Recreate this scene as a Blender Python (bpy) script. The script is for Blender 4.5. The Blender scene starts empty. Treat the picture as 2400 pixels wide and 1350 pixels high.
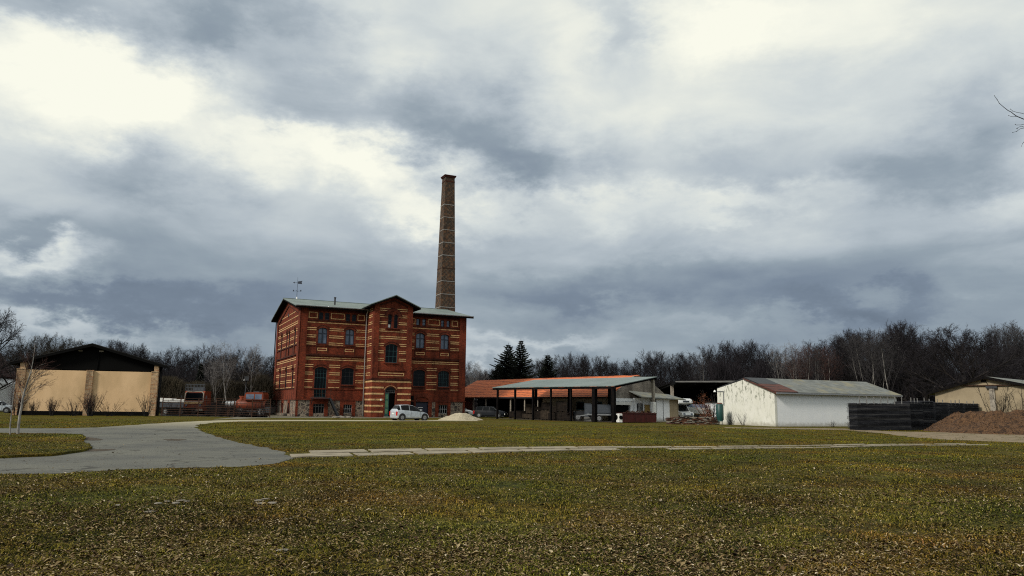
import bpy, math, random
import numpy as np
from mathutils import Vector, Matrix
random.seed(7); R = math.radians
SC = bpy.context.scene; COL = SC.collection
# ------------------------------------------------------------------ camera model (used to find where things stand)
F = 1746.0; H0 = 951.0; ROLL = 0.012; CH = 1.6
PIT = math.atan((H0-675)/F*math.cos(ROLL))
def ray(px, py):
    a = (px-1200)/F; b = (675-py)/F; c, s = math.cos(ROLL), math.sin(ROLL)
    x = a*c-b*s; u = a*s+b*c
    return (x, math.cos(PIT)-u*math.sin(PIT), math.sin(PIT)+u*math.cos(PIT))
def G(px, py, z=0.0):
    r = ray(px, py); t = (z-CH)/r[2]; return (r[0]*t, r[1]*t)
def W(px, py, D):
    r = ray(px, py); t = D/r[1]; return (r[0]*t, D, CH+r[2]*t)
def XD(px, D, py=960): return W(px, py, D)[0]
# ------------------------------------------------------------------ mesh builder
class MB:
    def __init__(s, T=None): s.v = []; s.f = []; s.m = []; s.T = T; s.sm = []
    def add(s, vs, fs, mi=0, T=None, smooth=False):
        T = T or s.T; b = len(s.v)
        s.v += [tuple(T(*p)) if T else tuple(p) for p in vs]
        for f in fs: s.f.append(tuple(b+i for i in f)); s.m.append(mi); s.sm.append(smooth)
    def box(s, x0, x1, y0, y1, z0, z1, mi=0, T=None):
        s.add([(x0,y0,z0),(x1,y0,z0),(x1,y1,z0),(x0,y1,z0),(x0,y0,z1),(x1,y0,z1),(x1,y1,z1),(x0,y1,z1)],
              [(0,3,2,1),(4,5,6,7),(0,1,5,4),(1,2,6,5),(2,3,7,6),(3,0,4,7)], mi, T)
    def quad(s, a, b, c, d, mi=0, T=None): s.add([a,b,c,d], [(0,1,2,3)], mi, T)
    def bar(s, a, b, w, h=None, mi=0, T=None):
        a = Vector(a); b = Vector(b); h = h or w; d = (b-a).normalized()
        up = Vector((0,0,1)) if abs(d.z) < .95 else Vector((0,1,0))
        x = d.cross(up).normalized()*w/2; y = x.cross(d).normalized()*h/2
        s.add([a-x-y,a+x-y,a+x+y,a-x+y,b-x-y,b+x-y,b+x+y,b-x+y],
              [(0,3,2,1),(4,5,6,7),(0,1,5,4),(1,2,6,5),(2,3,7,6),(3,0,4,7)], mi, T)
    def tube(s, pts, rs, n=6, mi=0, cap=True, smooth=True):
        rings = []; pts = [Vector(p) for p in pts]; vs = []; fs = []
        for i, p in enumerate(pts):
            d = (pts[min(i+1, len(pts)-1)]-pts[max(i-1, 0)]).normalized()
            up = Vector((0,0,1)) if abs(d.z) < .9 else Vector((1,0,0))
            x = d.cross(up).normalized(); y = x.cross(d)
            r = rs[i] if hasattr(rs, '__len__') else rs
            for k in range(n):
                a = 2*math.pi*k/n; vs.append(p+x*math.cos(a)*r+y*math.sin(a)*r)
        for i in range(len(pts)-1):
            for k in range(n): fs.append((i*n+k, i*n+(k+1)%n, (i+1)*n+(k+1)%n, (i+1)*n+k))
        if cap: fs += [tuple(range(n)), tuple((len(pts)-1)*n+k for k in range(n))]
        s.add(vs, fs, mi, smooth=smooth)
    def cyl(s, c, axis, r, h, n=14, mi=0):
        c = Vector(c); axis = Vector(axis).normalized()*h/2; s.tube([c-axis, c+axis], r, n, mi, smooth=False)
    def prism(s, poly, a, b, mi=0, T=None, ax='y'):
        """poly: list of 2-D points; extruded from a to b along ax (the poly lies in the other two axes)."""
        def P(p, t): return {'y': (p[0], t, p[1]), 'x': (t, p[0], p[1]), 'z': (p[0], p[1], t)}[ax]
        n = len(poly); vs = [P(p, a) for p in poly]+[P(p, b) for p in poly]
        s.add(vs, [tuple(range(n)), tuple(range(2*n-1, n-1, -1))]+[(i, (i+1) % n, n+(i+1) % n, n+i) for i in range(n)], mi, T)
    def build(s, name, mats, parent=None, loc=None, rz=None):
        me = bpy.data.meshes.new(name); me.from_pydata(s.v, [], s.f)
        for m in (mats if isinstance(mats, (list, tuple)) else [mats]): me.materials.append(m)
        me.polygons.foreach_set('material_index', s.m); me.polygons.foreach_set('use_smooth', s.sm); me.update()
        o = bpy.data.objects.new(name, me); COL.objects.link(o)
        if parent: o.parent = parent
        if loc is not None: o.location = loc
        if rz is not None: o.rotation_euler.z = rz
        return o
def tag(o, label=None, cat=None, group=None, kind=None):
    if label: o['label'] = label
    if cat: o['category'] = cat
    if group: o['group'] = group
    if kind: o['kind'] = kind
    return o
def thing(name, loc, rz, label, cat, group=None):
    o = bpy.data.objects.new(name, None); COL.objects.link(o); o.empty_display_size = .3
    o.location = loc; o.rotation_euler.z = rz; return tag(o, label, cat, group)
def kids(o): return [c for c in list(COL.objects) if c.parent == o]
def copy_tree(o, loc=None, rz=None, sc=None, label=None, group=None, parent=None):
    c = o.copy(); COL.objects.link(c)
    if parent: c.parent = parent
    if loc is not None: c.location = loc
    if rz is not None: c.rotation_euler.z = rz
    if sc is not None: c.scale = sc if hasattr(sc, '__len__') else (sc, sc, sc)
    if label: c['label'] = label
    if group: c['group'] = group
    for ch in KIDS.get(o.name, []): copy_tree(ch, parent=c)
    return c
KIDS = {}
def reg(o):
    KIDS[o.name] = kids(o)
    for k in KIDS[o.name]: reg(k)
    return o
# ------------------------------------------------------------------ materials
def newmat(name):
    m = bpy.data.materials.new(name); m.use_nodes = True
    nt = m.node_tree; return m, nt, nt.nodes['Principled BSDF']
def N(nt, t, **k):
    n = nt.nodes.new(t)
    for a, b in k.items():
        if a.startswith('i_'):
            key = a[2:]; n.inputs[int(key) if key.isdigit() else key.replace('_', ' ')].default_value = b
        else: setattr(n, a, b)
    return n
def L(nt, a, b): nt.links.new(a, b)
def ramp(nt, fac, stops, interp='LINEAR'):
    r = nt.nodes.new('ShaderNodeValToRGB'); r.color_ramp.interpolation = interp
    els = r.color_ramp.elements
    while len(els) < len(stops): els.new(.5)
    for e, (p, c) in zip(els, stops): e.position = p; e.color = (c[0], c[1], c[2], 1)
    L(nt, fac, r.inputs[0]); return r
def mixc(nt, fac, a, b, mode='MIX'):
    m = nt.nodes.new('ShaderNodeMix'); m.data_type = 'RGBA'; m.blend_type = mode
    for inp, x in ((m.inputs[0], fac), (m.inputs[6], a), (m.inputs[7], b)):
        if isinstance(x, (int, float)): inp.default_value = x
        elif isinstance(x, tuple): inp.default_value = (x[0], x[1], x[2], 1)
        else: L(nt, x, inp)
    return m.outputs[2]
def MM(nt, op, a, b=None, c=None, clamp=False):
    m = nt.nodes.new('ShaderNodeMath'); m.operation = op; m.use_clamp = clamp
    for i, x in enumerate((a, b, c)):
        if x is None: continue
        if isinstance(x, (int, float)): m.inputs[i].default_value = x
        else: L(nt, x, m.inputs[i])
    return m.outputs[0]
def coords(nt, scale=None):
    tc = nt.nodes.new('ShaderNodeTexCoord'); o = tc.outputs['Object']
    if scale:
        mp = nt.nodes.new('ShaderNodeMapping'); mp.inputs['Scale'].default_value = scale; L(nt, o, mp.inputs[0]); o = mp.outputs[0]
    return o
def noise(nt, vec, scale, detail=4, rough=.55):
    n = N(nt, 'ShaderNodeTexNoise', i_Scale=scale, i_Detail=detail, i_Roughness=rough); L(nt, vec, n.inputs['Vector']); return n.outputs['Fac']
def bump(nt, bs, h, strength=.3, dist=.02):
    b = N(nt, 'ShaderNodeBump', i_Strength=strength, i_Distance=dist); L(nt, h, b.inputs['Height']); L(nt, b.outputs[0], bs.inputs['Normal'])
def var(name, c1, c2, scale=3, rough=.8, metal=0, detail=5, sc3=None, bmp=.2, c3=None, s2=None, lo=.35, hi=.65, spec=.3):
    """two-tone noise material; c3 adds stains at scale s2"""
    m, nt, bs = newmat(name); v = coords(nt, sc3)
    f = noise(nt, v, scale, detail); r = ramp(nt, f, [(lo, c1), (hi, c2)]); col = r.outputs[0]
    if c3:
        f2 = noise(nt, v, s2 or scale*.3, 6, .65); k = ramp(nt, f2, [(.5, (0,0,0)), (.66, (1,1,1))]); col = mixc(nt, k.outputs[0], col, c3)
    L(nt, col, bs.inputs['Base Color']); bs.inputs['Roughness'].default_value = rough; bs.inputs['Metallic'].default_value = metal
    bs.inputs['Specular IOR Level'].default_value = spec
    if bmp: bump(nt, bs, f, bmp)
    return m
def brickmat(name, a, b, mortar, bw=.26, bh=.08, ms=.012, dark=None, vscale=.5, rough=.9):
    m, nt, bs = newmat(name); tc = coords(nt)
    sx = N(nt, 'ShaderNodeSeparateXYZ'); L(nt, tc, sx.inputs[0])
    cb = N(nt, 'ShaderNodeCombineXYZ'); L(nt, MM(nt, 'ADD', sx.outputs[0], sx.outputs[1]), cb.inputs[0]); L(nt, sx.outputs[2], cb.inputs[1])
    br = N(nt, 'ShaderNodeTexBrick', i_Scale=1.0); br.inputs['Brick Width'].default_value = bw; br.inputs['Row Height'].default_value = bh
    br.inputs['Mortar Size'].default_value = ms; br.inputs['Color1'].default_value = (*a, 1); br.inputs['Color2'].default_value = (*b, 1); br.inputs['Mortar'].default_value = (*mortar, 1)
    L(nt, cb.outputs[0], br.inputs['Vector'])
    n1 = noise(nt, tc, vscale, 8, .7); r = ramp(nt, n1, [(.3, dark or tuple(x*.35 for x in a)), (.7, (1,1,1))])
    col = mixc(nt, .75, br.outputs[0], r.outputs[0], 'MULTIPLY')
    n2 = noise(nt, tc, 7, 3, .6); r2 = ramp(nt, n2, [(.3, (.5,.5,.5)), (.7, (1.25,1.2,1.15))]); col = mixc(nt, .8, col, r2.outputs[0], 'MULTIPLY')
    mp = N(nt, 'ShaderNodeMapping'); mp.inputs['Scale'].default_value = (1,1,.16); L(nt, tc, mp.inputs[0])
    st = noise(nt, mp.outputs[0], 1.1, 6, .65); r3 = ramp(nt, st, [(.36, (.42,.40,.39)), (.52, (1,1,1)), (.68, (1.2,1.12,1.05))]); col = mixc(nt, .8, col, r3.outputs[0], 'MULTIPLY')
    L(nt, col, bs.inputs['Base Color']); bs.inputs['Roughness'].default_value = rough; bs.inputs['Specular IOR Level'].default_value = .2
    bump(nt, bs, br.outputs['Fac'], .4, .01); return m
def solid(name, c, rough=.6, metal=0, spec=.5, coat=0):
    m, nt, bs = newmat(name); v = coords(nt); n = noise(nt, v, 6, 4); r = ramp(nt, n, [(.3, tuple(x*.8 for x in c)), (.7, tuple(min(1, x*1.15) for x in c))])
    L(nt, r.outputs[0], bs.inputs['Base Color']); bs.inputs['Roughness'].default_value = rough; bs.inputs['Metallic'].default_value = metal
    bs.inputs['Specular IOR Level'].default_value = spec; bs.inputs['Coat Weight'].default_value = coat; return m
M = {}
M['brick'] = brickmat('red_brick', (.37,.068,.028), (.20,.038,.018), (.13,.05,.03), dark=(.25,.22,.2))
M['archbrick'] = brickmat('moulded_brick', (.33,.058,.024), (.2,.036,.016), (.12,.06,.04), bw=.12)
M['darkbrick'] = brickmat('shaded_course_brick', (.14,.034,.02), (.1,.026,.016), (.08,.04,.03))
M['cream'] = var('cream_brick_band', (.50,.30,.13), (.66,.44,.21), 6, .85, c3=(.22,.12,.06), s2=2.2)
M['stone'] = None
def stonemat():
    m, nt, bs = newmat('field_stone'); tc = coords(nt); v = N(nt, 'ShaderNodeTexVoronoi', i_Scale=2.6); v.feature = 'DISTANCE_TO_EDGE'; L(nt, tc, v.inputs['Vector'])
    c = N(nt, 'ShaderNodeTexVoronoi', i_Scale=2.6); L(nt, tc, c.inputs['Vector'])
    sp = N(nt, 'ShaderNodeSeparateColor'); L(nt, c.outputs['Color'], sp.inputs[0])
    r = ramp(nt, sp.outputs[0], [(0, (.035,.028,.025)), (.4, (.1,.07,.055)), (.7, (.16,.13,.11)), (1, (.2,.1,.06))])
    k = ramp(nt, v.outputs['Distance'], [(.03, (1,1,1)), (.1, (0,0,0))]); col = mixc(nt, k.outputs[0], r.outputs[0], (.27,.22,.16))
    L(nt, col, bs.inputs['Base Color']); bs.inputs['Roughness'].default_value = .9; bump(nt, bs, v.outputs['Distance'], .6, .05); return m
M['stone'] = stonemat()
M['roofgrey'] = var('grey_green_sheet_roof', (.13,.165,.15), (.19,.225,.205), .8, .6, sc3=(1,1,1), c3=(.13,.15,.14), s2=.35)
M['shedroof'] = var('tarred_shed_roof', (.010,.010,.010), (.025,.024,.022), 2, spec=.05)
M['darkwood'] = var('dark_eave_board', (.003,.003,.004), (.010,.008,.007), 4, spec=.05)
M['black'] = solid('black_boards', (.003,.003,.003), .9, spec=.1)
M['glassdark'] = solid('dark_glass', (.002,.003,.004), .15, spec=.16)
M['glasslite'] = var('curtained_glass', (.06,.085,.13), (.15,.18,.24), 1.6, .15, bmp=0, spec=.5)
M['frameblue'] = solid('dark_blue_frame', (.008,.016,.035), .5)
M['framegreen'] = solid('dark_green_frame', (.012,.055,.06), .5)
M['framegrey'] = solid('grey_glazing_bar', (.16,.15,.14), .6)
M['ironwhite'] = solid('pale_iron_bar', (.42,.42,.42), .6)
M['doorgreen'] = solid('green_door_paint', (.02,.10,.085), .5)
M['doorpanel'] = var('pale_green_panel', (.1,.24,.13), (.16,.32,.18), 8, .6)
M['doorblue'] = solid('navy_door', (.006,.01,.03), .5)
M['white'] = solid('white_paint', (.75,.75,.72), .6)
M['zinc'] = solid('zinc_pipe', (.3,.31,.32), .45, .5)
M['iron'] = solid('black_iron', (.02,.022,.026), .6)
M['rubber'] = solid('black_rubber', (.015,.015,.016), .85)
def chimmat():
    m, nt, bs = newmat('chimney_brick'); tc = coords(nt); sx = N(nt, 'ShaderNodeSeparateXYZ'); L(nt, tc, sx.inputs[0])
    u = MM(nt, 'ADD', sx.outputs[0], sx.outputs[1]); z = sx.outputs[2]
    def lines(e, k): return MM(nt, 'LESS_THAN', MM(nt, 'FRACT', MM(nt, 'MULTIPLY', e, k)), .2)
    d = MM(nt, 'MAXIMUM', lines(MM(nt, 'ADD', u, z), 1.6), lines(MM(nt, 'SUBTRACT', u, z), 1.6))
    n = noise(nt, tc, 2.5, 6, .7); nb = noise(nt, tc, .35, 3)
    msk = MM(nt, 'MULTIPLY', d, ramp(nt, noise(nt, tc, .9, 3), [(.38, (0,0,0)), (.6, (1,1,1))]).outputs[0])
    base = ramp(nt, n, [(.3, (.012,.010,.009)), (.5, (.042,.024,.013)), (.62, (.13,.06,.025)), (.78, (.2,.11,.045))])
    col = mixc(nt, MM(nt, 'MULTIPLY', msk, .45), base.outputs[0], (.13,.115,.085))
    L(nt, col, bs.inputs['Base Color']); bs.inputs['Roughness'].default_value = .9; bump(nt, bs, n, .5, .04); return m
M['chim'] = chimmat()
M['plaster'] = var('tan_render', (.66,.445,.245), (.73,.50,.285), .6, .9, sc3=(1,1,.5), c3=(.54,.37,.20), s2=.25, bmp=.1)
M['plaster2'] = var('ochre_grey_render', (.30,.24,.155), (.36,.29,.19), .5, .9, c3=(.2,.16,.105), s2=.3, bmp=.1)
M['yellowbrick'] = brickmat('yellow_brick_pier', (.40,.20,.10), (.60,.44,.27), (.5,.42,.3), bw=.5, bh=.16, ms=.02, dark=(.55,.5,.45), vscale=1.6)
def whitewall(name, a, b, dirt, lo, hi, sc):
    m, nt, bs = newmat(name); tc = coords(nt); mp = N(nt, 'ShaderNodeMapping'); mp.inputs['Scale'].default_value = (1,1,.45); L(nt, tc, mp.inputs[0])
    n = noise(nt, tc, 1.2, 4); r = ramp(nt, n, [(.3, a), (.7, b)])
    d = noise(nt, mp.outputs[0], sc, 8, .75); k = ramp(nt, d, [(lo, (0,0,0)), (hi, (1,1,1))])
    sx = N(nt, 'ShaderNodeSeparateXYZ'); L(nt, tc, sx.inputs[0])
    hgt = ramp(nt, MM(nt, 'MULTIPLY', sx.outputs[2], .22), [(.42, (.25,.25,.25)), (.6, (1,1,1))])
    col = mixc(nt, MM(nt, 'MULTIPLY', k.outputs[0], hgt.outputs[0]), r.outputs[0], dirt)
    low = ramp(nt, MM(nt, 'ADD', sx.outputs[2], MM(nt, 'MULTIPLY', MM(nt, 'SUBTRACT', noise(nt, tc, 3, 5, .7), .5), .7)), [(.1, (1,1,1)), (.42, (0,0,0))])
    col = mixc(nt, MM(nt, 'MULTIPLY', low.outputs[0], .55), col, (.2,.17,.11))      # rain-splashed earth along the foot
    L(nt, col, bs.inputs['Base Color']); bs.inputs['Roughness'].default_value = .9; bump(nt, bs, d, .25, .03); return m
M['whitegable'] = whitewall('flaking_white_gable', (.66,.655,.57), (.73,.72,.65), (.24,.25,.2), .52, .60, 3.5)
M['whitelong'] = whitewall('white_render', (.80,.82,.84), (.86,.87,.88), (.42,.42,.42), .62, .75, 2.0)
M['tile'] = None
def tilemat(name, a, b, dark):
    m, nt, bs = newmat(name); tc = coords(nt); sx = N(nt, 'ShaderNodeSeparateXYZ'); L(nt, tc, sx.inputs[0])
    n = noise(nt, tc, 3, 6, .7); n2 = noise(nt, tc, .4, 4)
    z = MM(nt, 'ADD', sx.outputs[2], MM(nt, 'MULTIPLY', n2, .25))
    fr = MM(nt, 'FRACT', MM(nt, 'MULTIPLY', z, 4.0)); fx = MM(nt, 'FRACT', MM(nt, 'MULTIPLY', sx.outputs[0], 3.6))
    r = ramp(nt, n, [(.3, a), (.7, b)]); k = MM(nt, 'LESS_THAN', fr, .4); k2 = MM(nt, 'LESS_THAN', fx, .16)
    msk = MM(nt, 'MULTIPLY', MM(nt, 'MAXIMUM', k, MM(nt, 'MULTIPLY', k2, .4)), ramp(nt, noise(nt, tc, 1.3, 5, .7), [(.35, (.2,.2,.2)), (.6, (1,1,1))]).outputs[0])
    col = mixc(nt, msk, r.outputs[0], dark); L(nt, col, bs.inputs['Base Color']); bs.inputs['Roughness'].default_value = .85; bump(nt, bs, fr, .5, .04); return m
M['tile'] = tilemat('orange_clay_tile', (.50,.11,.03), (.68,.19,.06), (.14,.03,.014))
M['rusttile'] = tilemat('rust_red_sheet', (.07,.022,.016), (.13,.042,.028), (.03,.013,.010))
M['greybrick'] = brickmat('grey_weathered_brick', (.30,.27,.23), (.4,.36,.31), (.2,.19,.17), bw=.3, bh=.1, ms=.02, dark=(.4,.38,.36), vscale=.9)
M['asbestos'] = var('mossy_fibre_cement_roof', (.12,.127,.118), (.19,.198,.185), 1.4, .85, c3=(.23,.21,.14), s2=.5, bmp=.3)
M['ctin'] = None
def tinmat():
    m, nt, bs = newmat('corrugated_tin'); tc = coords(nt); n = noise(nt, tc, .35, 5, .6); w = N(nt, 'ShaderNodeTexWave', i_Scale=.55, i_Distortion=.4); w.bands_direction = 'X'; L(nt, tc, w.inputs[0])
    r = ramp(nt, n, [(.3, (.15,.19,.175)), (.6, (.205,.25,.235)), (.8, (.24,.27,.25))]); col = mixc(nt, .25, r.outputs[0], w.outputs[0], 'MULTIPLY')
    L(nt, col, bs.inputs['Base Color']); bs.inputs['Roughness'].default_value = .55; bs.inputs['Metallic'].default_value = .2; bump(nt, bs, w.outputs['Fac'], .3, .03); return m
M['ctin'] = tinmat()
M['rust'] = var('rusty_iron', (.025,.011,.006), (.06,.026,.014), 6, .85)
M['redpaint'] = var('dark_red_paint', (.032,.005,.004), (.055,.009,.008), 3, .6)
M['orange'] = var('orange_vehicle_paint', (.13,.022,.008), (.23,.043,.013), 2.5, .5, c3=(.1,.028,.012), s2=2)
M['silver'] = solid('silver_car_paint', (.50,.54,.58), .3, .2, coat=.5)
M['carwhite'] = solid('white_car_paint', (.7,.71,.7), .3, coat=.5)
M['carblack'] = solid('dark_blue_car_paint', (.004,.006,.010), .5, spec=.2)
M['red_lamp'] = solid('red_lamp_glass', (.55,.02,.015), .25)
M['hub'] = solid('alloy_wheel', (.26,.265,.27), .5, .3)
M['plank'] = var('grey_weathered_board', (.10,.10,.1), (.2,.195,.18), 2.2, .85, sc3=(.5,.5,6))
M['plankdark'] = var('dark_stacked_board', (.010,.011,.016), (.035,.036,.042), 2.5, .8, sc3=(.6,.6,5))
M['crate'] = var('brown_crate_wood', (.006,.004,.003), (.022,.014,.009), 3, .9)
M['crate2'] = var('pale_crate_wood', (.03,.022,.015), (.065,.047,.032), 3, .9)
M['barkdark'] = var('dark_bark', (.005,.004,.0045), (.014,.012,.013), 5, .9)
M['barkoak'] = var('black_brown_bark', (.01,.008,.008), (.028,.022,.02), 5, .9)
M['twig'] = var('dark_twigs', (.007,.0055,.0075), (.019,.0155,.0195), .3, .9, bmp=0)
M['twigbrown'] = var('brown_twigs', (.014,.011,.006), (.036,.027,.014), .3, .9, bmp=0)
M['twigpale'] = var('pale_grey_twigs', (.022,.020,.022), (.058,.053,.054), .3, .9, bmp=0)
M['twigred'] = var('reddish_twigs', (.03,.016,.014), (.075,.036,.029), .3, .9, bmp=0)
M['birchbark'] = var('white_birch_bark', (.16,.15,.135), (.36,.34,.31), 3, .8, c3=(.03,.027,.025), s2=1.5)
M['twigbright'] = var('bright_grey_twigs', (.09,.083,.08), (.2,.185,.18), .3, .9, bmp=0)
M['needle'] = var('black_green_needles', (.003,.006,.004), (.012,.018,.010), 1.5, .9, bmp=0)
M['dryleaf'] = var('dry_russet_leaves', (.16,.05,.025), (.3,.12,.06), 3, .9, bmp=0)
M['sand'] = var('pale_sand', (.36,.31,.22), (.46,.4,.29), 3, .95, c3=(.28,.24,.17), s2=1.5, bmp=.4)
M['mulch'] = var('brown_mulch', (.026,.014,.008), (.15,.078,.036), 15, .95, detail=8, bmp=.7, c3=(.018,.010,.007), s2=3.0)
M['concrete'] = var('worn_concrete_slab', (.22,.19,.135), (.34,.29,.21), 2, .9, c3=(.16,.13,.09), s2=1.1, bmp=.2)
M['oldstone'] = var('pale_stone', (.14,.125,.10), (.25,.22,.18), 4, .9)
M['plankmid'] = var('worn_dark_board', (.03,.03,.033), (.075,.075,.078), 2.2, .85, sc3=(.5,.5,6))
M['bandiron'] = solid('weathered_iron_band', (.24,.235,.22), .7)
M['conc2'] = var('concrete_post', (.26,.23,.19), (.36,.32,.26), 3, .9, c3=(.14,.12,.1), s2=2)
M['bluegrey'] = solid('blue_grey_sheet', (.05,.06,.075), .6)
M['tankgreen'] = solid('dark_green_tank', (.006,.05,.045), .5)
M['ochre'] = solid('ochre_door', (.26,.17,.05), .7)
M['hay'] = var('dry_reeds', (.14,.09,.04), (.26,.18,.08), 4, .9)
# ------------------------------------------------------------------ camera, sky, sun
cam = bpy.data.cameras.new('camera'); co = bpy.data.objects.new('camera', cam); COL.objects.link(co); SC.camera = co
cam.sensor_width = 36; cam.lens = F/2400*36; cam.clip_end = 9000; cam.clip_start = .1
Rt = Vector((1,0,0)); U = Vector((0,-math.sin(PIT), math.cos(PIT))); Fw = Vector((0, math.cos(PIT), math.sin(PIT)))
R2 = Rt*math.cos(ROLL)+U*math.sin(ROLL); U2 = U*math.cos(ROLL)-Rt*math.sin(ROLL)
co.matrix_world = Matrix(((R2.x,U2.x,-Fw.x,0),(R2.y,U2.y,-Fw.y,0),(R2.z,U2.z,-Fw.z,CH),(0,0,0,1)))
SUN_EL, SUN_AZ = R(32), R(-131)     # azimuth measured clockwise from +Y: the sun stands behind the viewer's left shoulder
sd = Vector((math.sin(SUN_AZ)*math.cos(SUN_EL), math.cos(SUN_AZ)*math.cos(SUN_EL), math.sin(SUN_EL)))
sl = bpy.data.lights.new('sun', 'SUN'); sl.energy = 2.7; sl.angle = R(10); sl.color = (1, .94, .84)
so = bpy.data.objects.new('sun', sl); COL.objects.link(so); so.rotation_euler = sd.to_track_quat('Z', 'Y').to_euler(); so.location = (-40,-30,60)
w = bpy.data.worlds.new('World'); SC.world = w; w.use_nodes = True; nt = w.node_tree; nt.nodes.clear()
w.cycles.sampling_method = 'MANUAL'; w.cycles.sample_map_resolution = 256
out = nt.nodes.new('ShaderNodeOutputWorld'); bg = nt.nodes.new('ShaderNodeBackground'); L(nt, bg.outputs[0], out.inputs[0])
sky = nt.nodes.new('ShaderNodeTexSky'); sky.sky_type = 'NISHITA'; sky.sun_disc = False; sky.sun_elevation = SUN_EL; sky.sun_rotation = SUN_AZ
tc = nt.nodes.new('ShaderNodeTexCoord'); sep = nt.nodes.new('ShaderNodeSeparateXYZ'); L(nt, tc.outputs['Generated'], sep.inputs[0])
X_, Y_, Z_ = sep.outputs
az = MM(nt, 'MULTIPLY', MM(nt, 'ARCTAN2', X_, Y_), 57.2958); el = MM(nt, 'MULTIPLY', MM(nt, 'ARCSINE', Z_), 57.2958)
# cloud-layer coordinates: where the view direction meets a flat, high cloud deck
den = MM(nt, 'ADD', MM(nt, 'MAXIMUM', Z_, 0), .16)
cx = MM(nt, 'DIVIDE', X_, den); cy = MM(nt, 'DIVIDE', Y_, den)
cb = nt.nodes.new('ShaderNodeCombineXYZ'); L(nt, cx, cb.inputs[0]); L(nt, cy, cb.inputs[1])
def cn(scale, det, rough, off=0, dist=0, ysc=1):
    mp = N(nt, 'ShaderNodeMapping'); mp.inputs['Location'].default_value = (off, off*1.7, off*.3); mp.inputs['Scale'].default_value = (1, ysc, 1); L(nt, cb.outputs[0], mp.inputs[0])
    n = N(nt, 'ShaderNodeTexNoise', i_Scale=scale, i_Detail=det, i_Roughness=rough, i_Distortion=dist); L(nt, mp.outputs[0], n.inputs['Vector']); return n.outputs['Fac']
def dn(scale, det, rough, off=0, zs=1.9, dist=0):
    mp = N(nt, 'ShaderNodeMapping'); mp.inputs['Location'].default_value = (off, off*1.7, off*.3); mp.inputs['Scale'].default_value = (1, 1, zs); L(nt, tc.outputs['Generated'], mp.inputs[0])
    n = N(nt, 'ShaderNodeTexNoise', i_Scale=scale, i_Detail=det, i_Roughness=rough, i_Distortion=dist); L(nt, mp.outputs[0], n.inputs['Vector']); return n.outputs['Fac']
wx = MM(nt, 'MULTIPLY', MM(nt, 'SUBTRACT', dn(7, 7, .62, 3.3), .5), 15)
wy = MM(nt, 'MULTIPLY', MM(nt, 'SUBTRACT', dn(8, 7, .62, 11.9), .5), 9)
azw = MM(nt, 'ADD', az, wx); elw = MM(nt, 'ADD', el, wy)
def AE(px, py):
    r = ray(px, py); return math.degrees(math.atan2(r[0], r[1])), math.degrees(math.atan2(r[2], math.hypot(r[0], r[1])))
BLOBS = [  # px, py, half-width px, half-height px, amount
 (130,180,270,105,.30),(350,215,150,80,.20),(60,5,420,45,-.24),(580,30,330,60,-.22),(880,110,110,70,.10),(460,60,120,60,-.10),
 (700,215,160,80,-.17),(1000,260,200,90,-.16),(1160,340,190,95,-.22),(1260,415,150,65,-.20),(1090,170,160,80,-.04),(1440,60,80,100,-.16),
 (900,395,150,58,.34),(700,330,160,35,.20),(1000,490,90,40,.20),(600,370,90,50,.12),(400,410,150,70,-.14),(230,400,180,60,-.06),
 (1720,60,230,85,.26),(2060,60,160,70,.08),(1340,120,120,90,.08),(1600,300,260,90,.03),(2080,420,190,60,-.15),(2330,300,150,130,-.16),(1650,380,260,70,-.12),
 (1130,500,160,40,.10),(1400,470,120,45,.14),(1720,480,200,35,.16),(2350,480,120,50,.12),(80,595,120,30,.26),(150,520,300,40,-.05),(40,540,120,30,-.10),
 (230,715,300,30,-.24),(480,700,160,30,-.12),(560,600,220,60,-.05),(1350,690,230,35,-.15),(2000,705,230,30,-.24),(1650,640,400,50,-.10),(2330,665,130,28,.05),(1100,640,260,40,-.06),
 (230,770,240,20,.14),(1250,795,200,22,.18),(1000,560,300,30,-.04),(1950,780,300,25,.03),(560,770,140,30,-.10),(1130,840,90,18,.16),(1700,760,200,22,.05)]
val = None
for px, py, sx, sy, amp in BLOBS:
    a0, e0 = AE(px, py); a1 = sx/F*57.3*math.cos(R(a0))**2; e1 = sy/F*57.3
    da = MM(nt, 'DIVIDE', MM(nt, 'SUBTRACT', azw, a0), a1); de = MM(nt, 'DIVIDE', MM(nt, 'SUBTRACT', elw, e0), e1)
    g = MM(nt, 'EXPONENT', MM(nt, 'MULTIPLY', MM(nt, 'ADD', MM(nt, 'MULTIPLY', da, da), MM(nt, 'MULTIPLY', de, de)), -1))
    val = MM(nt, 'MULTIPLY', g, amp) if val is None else MM(nt, 'MULTIPLY_ADD', g, amp, val)
base = ramp(nt, MM(nt, 'MULTIPLY', el, 1/40.0), [(0, (.50,)*3), (.08, (.47,)*3), (.2, (.48,)*3), (.34, (.64,)*3), (.55, (.76,)*3), (1, (.80,)*3)])
n1 = MM(nt, 'MULTIPLY', MM(nt, 'SUBTRACT', dn(6, 8, .54, 21, 2.2, .5), .5), .30)
n2 = MM(nt, 'MULTIPLY', MM(nt, 'SUBTRACT', cn(1.2, 6, .5, 5), .5), .20)
low = ramp(nt, MM(nt, 'MULTIPLY', el, 1/40.0), [(0, (1,1,1)), (.2, (.9,.9,.9)), (.5, (.15,.15,.15)), (1, (0,0,0))])
n3 = MM(nt, 'MULTIPLY', MM(nt, 'MULTIPLY', MM(nt, 'SUBTRACT', dn(2.6, 6, .5, 44, 6.0), .5), .40), low.outputs[0])
v = MM(nt, 'ADD', MM(nt, 'ADD', MM(nt, 'ADD', MM(nt, 'ADD', base.outputs[0], val), n1), n2), n3)
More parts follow.
